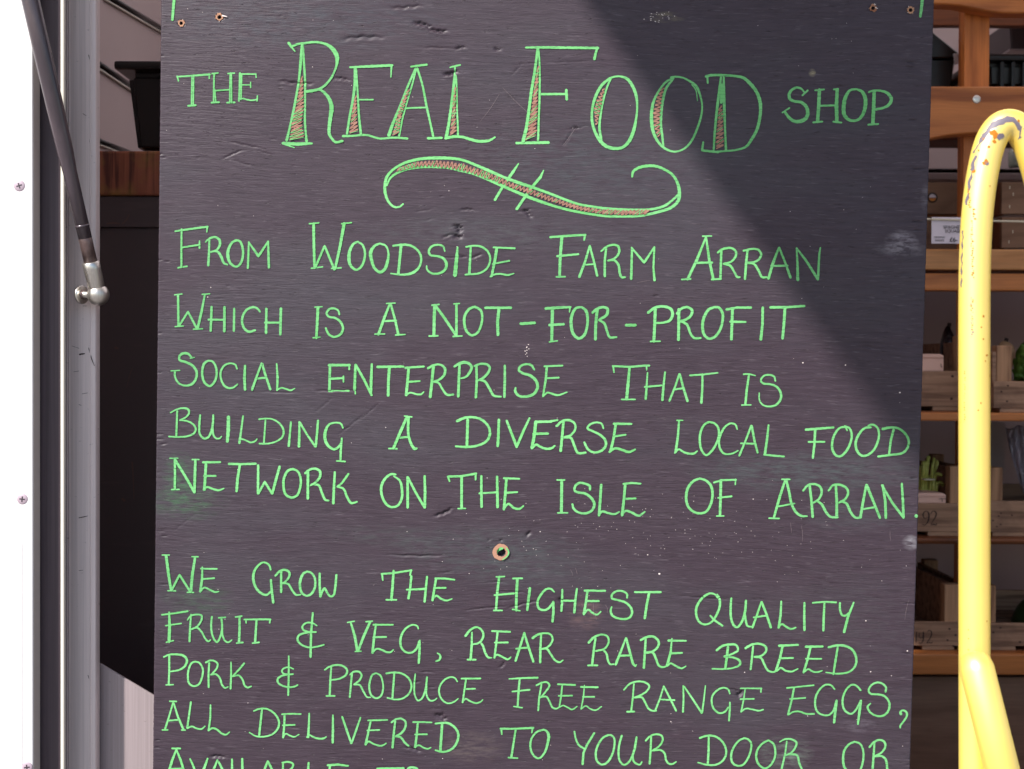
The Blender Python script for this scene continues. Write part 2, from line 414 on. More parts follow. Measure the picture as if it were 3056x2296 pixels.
def parse(text):
    org = (0, 0, 1.0); w0 = 24; green = None; words = []
    for line in text.strip().splitlines():
        t = line.split()
        if t[0] == 'T': org = (float(t[1]), float(t[2]), float(t[3])/2212.0)
        elif t[0] == 'W': green = Ink(); brown = Ink(); words.append((t[1], green, brown))
        elif t[0] == 'w': w0 = float(t[1])
        elif t[0] in '-~':
            P = []
            for q_ in t[1:]:
                a = [float(z) for z in q_.split(',')]
                P.append((org[0]+a[0]*org[2], org[1]+a[1]*org[2], (a[2] if len(a) > 2 else w0)*org[2]))
            # slight hand wobble
            S_ = catmull(P, 3.2) if t[0] == '~' else linear(P, 3.5)
            green.stroke(S_)
        elif t[0] == 'h':
            A, B = ' '.join(t[1:]).split('|')
            A = [tuple(float(z) for z in q_.split(',')) for q_ in A.split()]; B = [tuple(float(z) for z in q_.split(',')) for q_ in B.split()]
            _, la = resample(A, 2); _, lb = resample(B, 2)
            n = max(3, int(max(la, lb)/42.0)); wmax = np.hypot(*(np.array(A)[-1]-np.array(B)[-1])); sh_ = min(6, max(2, int(round(.6*wmax/10.5)))); A, _ = resample(A, n*4+1); B, _ = resample(B, n*4+1)
            for ink, wd, lift, ph, keep in ((brown, 17, 0.00045, 0, 1.0), (green, 6.5, 0.00085, 2, 0.42)):
                seq = []
                for i in range(n):
                    a = A[min(i*4+ph+sh_+1, n*4)]; b = B[min(i*4+ph+1, n*4)]
                    m1 = random.uniform(0.04, .16); m2 = random.uniform(0.04, .16)
                    pa = a*(1-m1)+b*m1; pb = b*(1-m2)+a*m2
                    if random.random() > keep:
                        if len(seq) > 1: ink.stroke(catmull(seq, 2.0), lift, 0.15)
                        seq = []; continue
                    for p_ in (pb, pa):
                        seq.append((org[0]+p_[0]*org[2], org[1]+p_[1]*org[2], wd*org[2]*random.uniform(.75, 1.15)))
                if len(seq) > 1: ink.stroke(catmull(seq, 2.0), lift, 0.15)
    return words
STROKES = """
T 500 90 600
W THE
w 18
- 105,515 465,490,26
- 106,508 122,562
- 460,490 460,535
- 270,505 265,830
- 288,505 284,830
- 228,835,24 312,828,24
- 514,480,22 510,640,20 508,795
- 520,650,16 532,790
- 490,482 558,474
- 485,800,22 568,795,22
- 510,670 680,658
- 694,475,24 688,640,18 686,795
- 703,480,20 706,640,16 706,795
- 665,480 738,475
- 655,800,22 740,796,22
- 797,475,24 794,640,24 787,780,24
- 817,490,16 810,765
- 797,485 975,487
- 972,482,14 976,525,14
- 815,605,14 915,605,14
- 915,575,15 915,635,15
~ 787,765,22 830,755 880,768 930,775 985,765
- 990,725 986,782
W REAL
w 26
- 1335,145,34 1365,190,24 1405,238,12
~ 1375,180 1440,155 1520,145 1600,135 1680,140 1760,165,34 1830,225,50 1866,300,48 1862,380,30 1840,450,24 1790,545 1700,635,28 1600,670,30 1525,678,30
~ 1525,678,30 1600,665 1680,660 1740,705,34 1785,770,42 1805,850,50 1795,950,46 1782,1050,40 1780,1140,36 1805,1190,30 1850,1235,28 1925,1222,30
~ 1480,160 1468,330,34 1445,560 1385,900,30 1340,1100 1312,1215,34
~ 1487,160 1500,350 1513,550 1512,800 1512,1000 1522,1150 1530,1225,34
- 1482,165,30 1484,300,34
- 1270,1248,36 1440,1256,40 1590,1248,24
- 1265,1250,20 1395,1295,14
h 1480,510 1440,700 1400,880 1365,1020 1330,1215 | 1485,500 1500,680 1502,860 1500,1000 1515,1190
T 1000 90 600
w 24
~ 222,415,36 218,600,34 195,780,30 160,960,28 132,1145,26
~ 232,440,24 245,620,22 255,800,24 265,960,26 285,1145,30
- 165,412,22 400,400,32 630,390,30
- 622,390 615,520,14
- 255,768,18 420,768,18
~ 85,1168,28 200,1165 300,1155 370,1160 430,1180 500,1195 620,1186 700,1186 795,1195,26
h 230,720 195,860 170,1010 155,1140 | 236,710 240,840 246,980 262,1120
- 835,405,20 900,395 1010,382,26
- 885,425,24 800,620,26 720,830,28 640,1020,34 592,1160,42
- 893,430,20 850,600,20 780,830,22 740,980,22 705,1165,24
~ 905,425,26 960,600 1005,830,28 1045,1010 1080,1170,28
- 780,862,22 900,856,20 1010,854,20
- 1022,1193,32 1175,1188,26
h 805,650 735,800 685,940 630,1160 | 822,650 790,760 735,940 700,1150
~ 1265,412,16 1320,398,22 1378,385,18
- 1320,410,20 1318,490,26 1313,560,36 1295,700,30 1270,900,32 1250,1040,32 1222,1190,40
- 1332,500,16 1336,560,18 1340,750,20 1342,900,20 1350,1050,22 1352,1165,24
~ 1215,1192,30 1300,1175,34 1400,1178,30 1470,1198,32 1560,1222,34 1640,1225,34 1700,1215,28 1760,1180,20
h 1322,630 1298,800 1283,950 1263,1160 | 1328,620 1328,790 1330,930 1342,1130
W FOOD
T 1500 90 600
w 24
- 255,195,22 400,192,28 700,196,30 1050,200,30
- 1042,200,28 1025,250,26 1010,320,34
- 385,210,30 372,320,30 350,480,32 315,680,34 290,880,34 262,1080,38 225,1225,42
- 393,210,24 405,330,20 409,560,24 405,800,24 398,950,24 390,1215,26
- 150,1245,28 505,1238,34
- 415,706,28 690,705,26
- 700,660,30 706,765,32
h 388,400 350,600 325,800 290,1000 248,1210 | 402,385 390,580 388,780 384,980 380,1170
~ 1180,530,26 1090,610,34 1020,740,34 985,880,30 985,1010,32 1020,1130,34 1080,1230,40 1150,1285,40 1240,1305,38 1320,1292,34 1390,1225,40 1440,1110,40 1468,980,28 1480,850,24 1470,730,34 1430,620,36 1370,540,34 1290,512,22 1220,518,22 1170,535,22
~ 1190,535,22 1145,640,24 1100,800,28 1075,950,28 1065,1080,30 1085,1210,30
h 1112,635 1035,760 1003,880 1025,1050 | 1125,640 1098,760 1068,900 1040,1050
~ 1880,530,22 1800,570,24 1720,670,26 1660,790,30 1640,900,38 1640,1020,40 1660,1130,36 1710,1230,30 1780,1300,28 1880,1338,22 1960,1325,22 2030,1280,24 2090,1200,26 2150,1060,26 2185,940,24 2195,830,20 2170,710,24 2130,620,30 2060,565,24 1980,525,20 1900,515,22 1850,522,22
~ 1880,535,20 1800,640,30 1765,760,32 1745,900,34 1740,1040,32 1755,1160,28 1768,1275,22
~ 2080,600,12 2125,660,14 2143,780,8
h 1755,640 1685,760 1655,920 1658,1060 1705,1190 | 1785,630 1755,740 1735,880 1728,1040 1735,1170
T 2070 90 600
- 155,585,22 150,512,24
~ 135,512,30 200,498,30 350,500,28 470,510,28 550,530,34 620,590,40 690,680,38 730,790,40 735,900,36 715,1030,36 690,1110,34 640,1200,34 575,1285,28 470,1320,22 350,1333,22 250,1340,24
- 105,1235,22 92,1325,28 270,1345,26
- 300,520,24 285,640,30 265,800,32 245,980,30 230,1150,28 220,1320,24
- 330,520,24 332,700,34 338,900,32 345,1100,24 355,1320,28
- 310,600,26 303,800,34
h 300,830 262,920 265,1000 245,1120 238,1250 245,1310 | 308,820 325,900 325,980 328,1100 338,1230 338,1290
W SHOP
w 22
~ 1222,690,16 1180,645,24 1130,635,26 1080,660,30 1050,710,36 1060,760,36 1110,785,30 1180,795,34 1235,840,40 1255,900,42 1240,965,44 1190,1000,44 1110,1005,38 1050,965,34 1005,905,30
- 1255,665 1195,720
- 975,910,18 1055,858,18
- 1383,660,40 1375,840,40 1362,1010,40
- 1335,665,20 1435,655,20
- 1315,1018,22 1415,1008
- 1385,835,24 1560,830,22
- 1578,655,36 1570,840,44 1575,1010,40
- 1540,655,20 1590,650,20
- 1535,1010 1625,1020
~ 1790,652,22 1720,665,28 1670,740,42 1650,830,46 1655,930,44 1700,985,36 1760,1000,28 1820,980,32 1865,920,40 1888,830,44 1886,750,44 1850,680,36 1790,652,22
- 1985,680,40 1978,850,42 1970,1035,42
~ 1925,685,20 1970,670,24 2050,668,24 2130,695,34 2175,760,38 2150,820,36 2090,855,28 2000,875,28
- 1920,1042 2030,1035
W SWIRL
T 1100 440 600
w 30
~ 380,625,22 340,655,22 280,655,26 220,600,28 185,510,34 180,420,34 200,330,34 260,255,28 350,195,30 450,155,32 600,125,34 750,118,36 900,122,34 1030,140,30 1200,205,32 1350,270,36 1500,335,32 1650,390,38 1800,440,32 2000,512,30 2200,590,30 2325,630,28 2475,655,28 2625,675 2775,685 2975,690 3125,680,28 3255,645,30 3345,580,26 3410,520,28
~ 200,420,20 240,340,24 320,280,28 430,240,30 600,215,34 750,215,34 880,225,32 1000,255,28 1150,290,30 1300,350,30 1450,415,36 1600,480,36 1750,545,36 1900,600,34 2050,650,30 2200,690,30 2325,715 2475,740 2625,758 2775,760 2975,755 3175,715,32 3325,665,34 3405,590,36 3420,500,40 3400,400,34 3345,305,30 3255,245,30 3165,210,32 3075,205,34 2975,225,34 2910,270,30 2900,325,22
- 1650,180,16 1590,270,34 1490,410,30 1390,580,30
- 1925,255,14 1890,330,34 1780,460,32 1630,680,32
h 300,245 420,195 550,155 750,145 900,155 1050,185 1200,230 1400,305 1550,375 1700,430 1850,485 2200,610 2375,655 2575,680 2775,690 3095,685 | 300,270 440,235 590,212 740,215 890,232 1040,262 1190,310 1390,380 1540,440 1690,490 1840,545 2190,660 2365,705 2565,735 2765,750 3055,740
T 0 0 2212
W BORDER
w 9
- 520,0,9 518,20 515,60,8
W BORDER
- 2752,0,10 2749,30 2746,50,8
T 480 650 600
W FROM
w 24
- 160,150,20 350,122,24 518,100,24
- 512,105 508,160,14
- 230,125,20 228,350,24 228,545,24
- 240,328,20 430,298,22
- 426,258,18 426,335,22
- 188,552,18 290,535,20
- 535,245,22 530,400,26 522,525,30
~ 492,268,16 540,228,24 600,215,26 645,245,30 650,300,30 615,355,24 550,380,22
~ 575,370,20 625,375,28 665,430,32 695,500,26 735,518,18
~ 835,248,28 785,275,28 745,350,34 738,420,38 765,500,30 830,540,24 880,500,28 905,410,28 898,320,28 870,260,26 830,248,22
- 968,268,18 965,400,24 958,555,26
- 968,270,20 1075,425,30 1182,262,22
- 1182,260,20 1185,400,28 1190,550,28
W WOODSIDE
- 1682,65,34 1685,300,32 1692,555,28
- 1700,550,26 1803,310,26 1910,572,28
- 2018,65,38 1970,330,32 1918,565,30
- 1635,68,18 1740,58,16
- 1990,68,18 2100,55,16
- 1655,558,18 1780,542,18
- 1878,560,18 1985,552,18
T 1040 650 600
~ 105,265,24 60,285,28 20,350,34 5,430,40 20,520,34 85,575,26 140,540,28 175,460,28 180,370,26 150,295,24 100,265,20
~ 345,285,24 290,310,30 245,380,40 255,470,36 290,560,32 350,600,34 400,565,36 430,480,34 440,390,24 410,310,22 345,285,24
- 578,315,34 565,450,32 548,620,32
~ 490,310,24 620,298,28 700,315,26 770,370,26 800,440,26 780,540,26 710,605,34 600,628,24 465,615,16
~ 1060,370,18 1040,315,22 980,300,24 920,315,26 885,365,28 900,410,26 980,425,26 1045,450,30 1078,510,34 1060,575,30 990,615,26 910,610,24 865,570,22 860,530,16
- 1200,325,20 1190,450,40 1172,635,48
~ 1295,322,22 1380,310,22 1460,320,26 1530,370,24 1560,450,24 1530,550,24 1450,608,24 1285,628,20
- 1345,325,24 1330,620,32
- 1595,328,20 1830,338,24
- 1632,335,34 1615,450,34 1575,645,28
- 1585,510,18 1770,475,22
~ 1560,650,18 1610,625,22 1680,620,22 1750,632,24 1820,615,14
W FARM
T 1600 650 600
w 28
- 155,215,26 350,200,28 545,190,24
- 535,200 528,248,20
- 283,215,36 265,430,34 258,650,32
- 230,425,26 465,402,24
- 222,652,20 320,650,20
- 590,310,24 540,480,28 475,652,32
- 590,310,24 635,480,26 672,640,28
- 530,520,20 630,512,20
~ 715,370,20 780,318,24 860,300,26 905,320,28 910,390,28 860,450,24 790,472,20
- 770,340,26 755,470,28 755,645,30
~ 790,475,18 860,470,26 905,520,28 920,610,30 940,655,28 978,655,24
- 1055,335,26 1050,500,28 1045,675,30
- 1048,330,20 1188,495,30 1300,325,22
- 1300,325,24 1290,550,24 1302,690,30
W ARRAN
- 1865,220,22 1770,460,34 1665,680,30
- 1870,220,24 1905,470,32 1950,680,32
- 1830,205,18 1930,203,18
- 1602,680,20 1700,675,20
- 1760,498,26 1935,495,28
- 1930,680,22 2035,675,22
T 2000 650 600
~ 522,385,24 575,348,28 670,335,26 720,370,26 722,420,28 670,485,24 585,508,22
- 562,365,28 552,675,28
~ 590,512,18 660,530,28 705,600,24 740,655,28 768,655,18
~ 805,365,24 900,345,24 970,355,24 1000,405,26 975,460,26 920,490,24 840,495,20
- 850,360,26 835,500,30 822,675,28
~ 850,500,20 920,510,26 975,590,28 1010,655,26 1060,655,22
- 1195,330,22 1130,500,34 1080,670,32
- 1198,330,24 1270,510,26 1322,660,30
- 1110,530,22 1290,530,28
- 1390,335,20 1400,500,26 1403,685,36
- 1390,335,20 1500,480,28 1622,675,30
- 1652,330,16 1640,400,24 1625,680,28
W WHICH
T 480 650 600
w 26
- 190,850,26 195,1190,28
- 200,1195,24 300,1035,24 400,1225,26
- 485,850,22 450,1030,30 405,1225,30
- 152,850,14 235,840,16
- 455,845,16 540,838,14
- 158,1200,16 250,1192,16
- 360,1228,18 460,1222,18
- 560,980,28 550,1245,28
- 702,985,30 700,1250,32
- 525,1122,26 700,1125,22
- 808,1002,26 804,1245,28
~ 1092,1035,22 1060,998,24 1020,985,26 950,1010,28 905,1075,28 895,1150,28 920,1220,28 970,1255,28 1040,1238,24
- 1162,1000,28 1158,1270,30
- 1322,1000,30 1315,1285,30
- 1145,1155,24 1310,1155,24
W IS
- 1730,985,34 1712,1325,30
- 1695,985,16 1778,980,14
- 1675,1322,18 1755,1315,14
~ 1965,1065,22 1950,1020,22 1900,998,24 1850,1010,26 1825,1055,26 1850,1090,24 1920,1105,26 1980,1150,28 2005,1220,28 1980,1280,28 1910,1312,24 1850,1285,26 1815,1215,24
W A
T 1040 650 600
w 26
- 455,950,24 400,1090,32 330,1285,32
- 465,950,26 510,1110,28 550,1290,30
- 418,945,16 515,940,16
- 290,1282,18 400,1280,18
- 520,1292,20 625,1285,16
- 375,1140,24 525,1132,24
W NOT-FOR-PROFIT
- 950,965,40 943,1120,36 940,1300,36
- 955,965,30 1060,1110,32 1180,1290,30
- 1188,950,30 1188,1295,30
- 918,965,22 998,955,18
- 1160,950,18 1222,945,16
- 888,1303,22 985,1300,20
- 1150,1308,20 1250,1302,18
~ 1390,980,28 1330,1005,32 1280,1080,32 1275,1160,32 1300,1250,30 1360,1295,28 1420,1265,28 1460,1180,28 1472,1090,28 1455,1020,30 1390,980,28
- 1505,992,30 1790,992,30
- 1655,1010,36 1640,1150,36 1645,1290,34
- 1895,1167,34 2050,1157,32
T 1600 650 600
- 105,1000,32 250,990,32 380,985,24
- 372,985,24 367,1040,14
- 180,1000,38 175,1200,36 172,1355,34
- 145,1182,32 305,1172,30
- 145,1368,16 235,1355,16
~ 500,985,24 440,995,30 395,1070,36 385,1180,36 410,1280,36 470,1330,32 530,1290,34 560,1200,30 565,1090,32 545,1020,34 500,985,24
- 672,1010,36 655,1180,34 652,1340,34
~ 620,1045,30 670,1005,32 740,985,30 785,1005,34 775,1070,34 700,1120,28
~ 690,1125,24 750,1165,30 780,1250,28 810,1315,28 885,1315,22
- 990,1183,34 1092,1183,34
~ 1232,1045,34 1310,990,32 1410,978,32 1485,1010,34 1500,1070,36 1470,1130,32 1400,1155,26 1320,1160,24
- 1310,1010,36 1305,1160,34 1295,1360,36
- 1258,1362,20 1365,1360,18
~ 1548,1055,30 1600,1000,30 1660,985,30 1715,1020,32 1700,1080,32 1640,1125,30 1590,1140,34
- 1570,1010,36 1568,1200,34 1565,1345,34
~ 1600,1140,30 1660,1180,30 1700,1280,28 1740,1325,28 1810,1325,26
~ 1960,985,28 1900,1010,32 1850,1090,34 1830,1190,34 1850,1290,32 1900,1330,30 1960,1315,30 2020,1240,30 2050,1140,30 2050,1050,32 2010,990,30 1960,985,28
T 2000 650 600
- 620,1010,30 740,990,28 890,990,28
- 685,1005,34 680,1150,32 673,1340,34
- 662,1145,30 830,1148,24
- 1018,990,32 1015,1170,30 997,1340,34
- 1102,988,32 1300,985,28 1475,972,28
- 1262,1000,34 1250,1180,32 1236,1330,32
W SOCIAL
T 480 1040 600
w 26
~ 340,100,22 300,60,28 240,58,30 205,90,28 210,130,28 270,150,28 350,190,30 395,260,30 385,340,28 340,395,30 270,410,22 200,385,22 160,320,24 155,250,24
- 112,248,14 210,243,16
- 325,110,14 372,100,12
~ 525,135,24 480,165,30 458,240,28 460,310,28 485,380,28 540,415,26 590,370,28 615,290,26 605,200,26 570,145,24 520,135,22
~ 840,225,20 820,180,22 760,165,20 700,190,24 660,260,24 665,340,24 700,410,26 750,438,24 800,430,22 845,395,18
- 928,190,26 922,330,34 928,455,30
- 1110,165,24 1060,300,26 1005,455,30
- 1115,170,28 1150,290,28 1205,452,28
- 1045,335,22 1150,322,26
- 1275,170,18 1285,320,28 1280,460,24
~ 1280,455,22 1330,435,18 1380,448,20 1430,462,20 1475,440,12
W ENTERPRISE
- 1850,185,32 2080,185,30
- 2075,180,22 2073,232,22
- 1862,190,30 1855,470,32
- 1860,335,28 2010,328,24
- 2010,305,20 2010,370,20
- 1850,470,28 2070,468,22
T 1040 1040 600
- 78,180,28 72,330,32 68,455,34
- 74,470,12 76,500,20
- 80,180,28 170,340,30 255,515,28
- 258,175,26 250,350,34 248,490,30
- 318,205,30 605,200,28
- 450,215,36 440,350,32 437,520,32
- 625,215,26 830,200,24
- 662,220,32 650,370,32 635,515,34
- 650,370,26 785,360,20
~ 630,515,24 680,488,20 750,505,22 800,505,22 828,480,16
- 935,200,36 918,370,32 900,535,34
~ 875,220,28 940,185,26 1010,180,24 1060,220,30 1055,290,30 990,350,26 940,365,24
~ 940,368,24 990,380,24 1035,450,24 1085,510,28 1155,508,24
- 1222,180,30 1215,350,32 1208,530,32
~ 1165,200,26 1240,160,36 1310,160,34 1355,205,32 1330,270,32 1290,315,24 1240,330,20
- 1408,190,30 1412,350,30 1402,540,30
~ 1385,195,22 1450,172,26 1530,180,28 1555,215,28 1535,270,30 1475,330,30 1430,350,24
~ 1440,345,24 1500,365,30 1550,440,30 1600,520,28 1680,532,20
- 1720,190,26 1720,350,30 1715,535,30
~ 2045,235,22 2010,185,28 1950,175,24 1890,200,28 1875,240,28 1920,275,28 2000,300,34 2065,360,34 2080,430,34 2040,500,34 1960,530,30 1880,525,28 1835,475,32 1838,435,22
T 1600 1040 600
- 90,198,22 290,190,22
- 118,200,28 105,350,28 75,530,22
- 110,330,22 250,322,22
~ 75,528,20 125,488,22 175,500,24 240,515,24 340,482,16
W THAT
- 840,195,22 1030,205,26 1200,190,24 1245,190,24
- 848,195,22 857,265,18
- 1215,200,20 1216,238,16
- 1027,210,28 1010,400,36 995,560,36
- 940,562,20 1090,562,18
- 1225,268,18 1215,420,24 1205,555,30
- 1195,425,24 1380,408,22
- 1418,262,22 1400,420,28 1388,570,30
- 1575,282,24 1530,420,24 1466,578,26
- 1580,285,26 1615,420,28 1665,580,30
- 1510,455,20 1610,440,24
- 1692,298,22 1840,288,22 1998,270,18
- 1830,285,24 1828,450,26 1817,600,30
W IS
T 2170 1040 600
- 240,285,24 215,460,28 200,620,28
- 180,285,20 240,282,20 310,300,14
- 160,625,20 262,622,16
~ 530,360,20 515,310,22 460,292,22 400,305,22 370,355,24 395,385,24 470,395,24 540,420,26 585,480,28 590,550,28 540,620,26 460,640,22 390,620,20 355,570,18 352,490,14
W BUILDING
T 480 1040 600
w 22
~ 108,708,16 170,675,18 240,658,22 300,670,26 312,710,24 280,755,20 220,785,16
~ 210,790,18 290,800,20 350,830,22 385,880,24 370,930,24 300,965,22 200,975,20 90,970,18
- 182,690,24 172,960,24
~ 435,735,24 425,850,26 430,940,24 475,990,26 520,980,26 555,920,28 575,820,26 578,735,24
~ 570,870,26 580,950,24 610,990,20 650,990,18 670,968,14
- 745,755,40 742,900,42 732,1025,34
- 905,745,20 885,900,24 865,1040,30
~ 862,1040,24 880,1000,22 930,1010,18 990,1035,20 1040,1020,20 1060,995,12
~ 1080,780,20 1160,772,18 1230,780,18 1310,830,22 1350,900,24 1340,970,24 1280,1020,20 1180,1048,20 1085,1048,20
- 1152,790,20 1135,1040,22
- 1432,810,24 1420,950,24 1408,1075,30
- 1525,810,24 1525,950,28 1520,1080,32
- 1530,815,26 1610,950,24 1700,1080,26
- 1730,795,26 1718,950,28 1705,1080,30
~ 2005,875,20 1980,828,22 1920,818,20 1850,840,26 1810,920,36 1810,1010,36 1850,1080,32 1910,1110,28 1960,1080,28 1985,1040,24
- 1992,990,22 1980,1130,28 1978,1235,24
- 1935,1238,18 2030,1245,20
W A
T 1040 1040 600
w 28
- 645,750,30 580,900,36 495,1100,32
~ 660,760,34 660,950,30 700,1070,32 730,1105,34 755,1100,20
- 615,745,16 698,755,18
- 445,1102,20 535,1105,20
- 545,985,26 655,975,24
W DIVERSE
~ 1195,800,34 1280,765,30 1390,760,28 1480,795,30 1545,870,28 1555,950,32 1520,1020,30 1420,1070,28 1290,1085,28 1180,1078,24
- 1312,785,34 1303,1080,32
- 1655,785,30 1650,950,32 1642,1075,34
- 1740,795,28 1850,1080,34
- 1992,768,24 1920,920,32 1850,1085,30
- 2055,810,34 2200,805,26 2300,790,22
T 1600 1040 600
- 0,808,28 168,808,24
- -5,815,38 -18,940,36 -45,1095,40
- -30,940,30 130,938,28
~ -45,1095,30 0,1060,30 50,1085,28 110,1105,28 170,1098,28 205,1072,22
- 300,815,30 285,980,32 270,1130,32
~ 225,855,30 290,800,28 370,792,28 425,830,26 430,890,26 380,955,26 300,980,24
~ 300,980,26 380,985,30 420,1070,30 460,1150,28 545,1148,26
~ 740,880,22 720,830,22 660,815,22 590,840,26 565,880,26 620,910,26 700,950,28 760,1010,30 765,1070,30 720,1125,30 640,1145,26 570,1110,28 530,1035,26
- 855,830,30 1050,832,24
- 875,840,30 850,1000,30 820,1125,34
- 850,970,26 985,950,22
~ 805,1140,26 870,1100,28 940,1115,30 1020,1140,30 1090,1112,22
W LOCAL
w 24
- 1572,795,24 1560,960,28 1535,1140,32
- 1548,792,18 1615,792,14
~ 1525,1150,22 1570,1110,22 1620,1140,24 1690,1160,26 1740,1155,26 1772,1130,18
~ 1900,810,26 1850,840,26 1810,920,28 1800,1020,28 1820,1120,26 1870,1175,24 1930,1130,28 1985,1040,26 2010,950,26 2000,870,26 1960,825,24 1900,810,24
T 2170 1040 600
~ 110,890,18 90,840,22 40,825,22 -20,860,24 -65,930,28 -90,1020,24 -80,1100,26 -40,1155,24 0,1165,22 60,1155,22 120,1125,16
- 265,850,24 200,1020,24 133,1180,26
- 270,855,26 300,1020,28 335,1150,24
- 150,1045,20 290,1050,22
- 455,845,22 440,990,28 415,1165,30
- 405,1170,22 500,1180,24 625,1190,24
W FOOD
w 28
- 865,895,30 1170,870,26
- 968,895,30 960,1050,28 942,1205,28
- 895,1030,24 1070,1028,24
~ 1320,905,18 1300,870,22 1240,875,24 1180,950,28 1155,1040,28 1160,1120,30 1200,1180,28 1250,1185,28 1310,1130,30 1355,1040,28 1370,950,26 1345,880,24 1290,855,22
~ 1580,870,24 1510,880,26 1440,960,30 1412,1050,30 1430,1130,30 1480,1180,28 1540,1175,28 1610,1120,28 1655,1030,28 1670,950,26 1650,870,24 1600,840,24 1550,850,20
- 1830,895,30 1800,1010,28 1780,1165,26
~ 1710,888,34 1800,870,28 1880,880,26 1950,930,28 1995,1010,28 1985,1090,28 1930,1150,28 1800,1172,26 1660,1190,26
T 480 1340 600
W NETWORK
w 26
- 155,120,26 158,280,28 155,440,28
- 155,115,30 270,300,30 372,478,32
- 382,120,30 376,300,32 372,470,32
- 100,103,14 190,103,16
- 345,118,18 422,118,18
- 118,447,18 205,447,16
- 465,148,28 655,145,24
- 498,150,32 490,300,32 480,450,34
- 475,297,24 605,297,22
~ 470,452,22 510,420,24 570,440,24 640,455,24 695,435,16
- 750,165,28 900,168,26 1045,163,28
- 870,180,30 845,330,32 835,465,32
- 1072,180,28 1070,490,30
- 1075,490,26 1145,362,28 1225,492,26
- 1308,195,30 1265,350,32 1228,490,30
~ 1455,220,28 1400,240,30 1360,310,30 1350,400,30 1375,500,30 1440,535,28 1500,510,28 1535,420,28 1540,330,28 1510,250,26 1455,220,26
- 1620,250,32 1618,545,32
~ 1590,268,30 1640,228,26 1700,218,28 1750,245,30 1750,310,30 1700,370,26 1650,400,22
~ 1660,390,22 1735,400,28 1775,490,28 1810,560,28 1850,570,18
- 1915,255,26 1905,420,30 1898,598,32
- 2065,275,26 1990,380,26 1940,415,20
~ 1940,415,20 2010,440,26 2050,530,28 2095,595,28 2160,582,20
W ON
T 1040 1340 600
w 28
~ 520,282,24 470,278,28 410,320,30 365,400,32 365,500,30 410,600,30 470,640,26 540,625,28 585,550,30 588,440,30 565,350,26 500,300,18
- 650,310,28 652,480,32 652,645,32
- 652,310,28 740,480,28 838,645,30
- 838,298,28 843,470,32 840,645,32
W THE
- 1092,305,26 1240,300,26 1405,272,28
- 1098,310,26 1112,358,18
- 1400,280,26 1398,340,20
- 1245,310,34 1245,480,32 1245,655,32
- 1205,657,18 1288,655,18
- 1462,298,28 1462,480,30 1465,638,32
- 1635,305,28 1640,640,34
- 1440,490,24 1630,478,22
- 1710,322,28 1880,330,22
- 1738,330,30 1725,500,32 1710,665,32
- 1720,485,26 1858,475,22
~ 1710,655,24 1760,605,26 1820,650,28 1880,660,26 1925,628,20
W ISLE
T 1600 1340 600
w 30
- 282,345,34 278,700,36
- 230,342,20 315,342,20
- 238,703,20 348,703,18
~ 592,450,26 590,410,30 545,385,28 475,375,28 430,410,30 425,460,28 470,480,28 540,492,30 610,545,32 640,610,32 615,675,30 550,708,28 470,700,26 415,660,28 398,608,26
- 715,395,30 705,560,32 692,730,32
~ 690,725,26 725,688,28 790,705,26 860,718,26 915,692,18
- 960,385,24 1050,375,26 1150,382,22
- 980,385,32 965,560,32 945,730,34
- 975,550,26 1095,545,22
~ 940,728,24 985,682,26 1050,700,28 1130,735,28 1195,692,20
W OF
~ 1800,325,26 1730,355,30 1670,430,32 1650,530,32 1670,630,30 1730,690,28 1800,710,28 1870,690,28 1920,610,30 1940,510,30 1925,410,32 1870,350,28 1800,325,24
- 1955,370,22 2040,345,24 2200,340,22
- 2195,335,20 2190,395,16
- 2032,345,34 2028,540,32 2022,730,30
- 2000,538,20 2150,522,24
- 1985,738,18 2065,738,18
W ARRAN
T 2170 1340 600
w 28
- 640,340,28 580,520,32 515,750,28
~ 650,345,30 680,470,30 710,610,30 760,700,30 820,738,28 880,740,18
- 600,335,18 688,335,20
- 460,762,20 570,765,20
- 565,632,22 740,600,20
- 905,390,30 925,560,30 940,748,32
~ 835,460,24 890,400,26 960,388,26 1020,415,28 1040,470,28 1010,550,26 940,598,22
~ 985,570,24 1040,610,30 1090,700,30 1140,748,28 1215,752,28
- 1195,400,30 1205,570,32 1205,750,34
~ 1115,460,24 1165,400,26 1240,395,28 1310,430,28 1330,480,28 1300,550,26 1230,592,22
~ 1250,575,24 1310,600,30 1360,700,30 1410,755,28 1470,755,26
- 1530,395,26 1495,580,32 1465,755,32
- 1535,400,34 1600,560,30 1680,758,30
- 1480,665,20 1620,642,24
- 1710,400,30 1738,570,32 1745,758,32
- 1700,398,24 1820,600,30 1940,755,30
- 1920,382,26 1932,560,30 1938,755,32
- 2077,735,40 2080,740,42
W WE
T 480 1340 600
w 24
- 60,1175,34 85,1370,34 115,1555,28
- 120,1555,26 208,1385,26 328,1575,26
- 378,1190,28 348,1380,34 330,1575,34
- 15,1168,16 95,1168,16
- 342,1187,18 412,1187,18
- 78,1560,16 165,1562,16
- 290,1578,16 362,1580,16
- 440,1318,20 618,1320,20
- 458,1300,18 455,1430,30 435,1570,30
- 455,1432,20 590,1422,20
~ 435,1570,20 480,1525,22 540,1550,22 600,1575,22 640,1568,14
W GROW
~ 1210,1330,22 1190,1275,24 1130,1248,22 1070,1285,26 1025,1360,30 1020,1440,32 1050,1530,30 1110,1590,28 1165,1605,26 1210,1570,24
- 1212,1440,26 1222,1560,30 1238,1690,30
- 1325,1350,26 1325,1575,28
~ 1262,1395,26 1310,1345,26 1370,1330,28 1415,1360,28 1410,1410,26 1370,1460,22 1335,1480,20
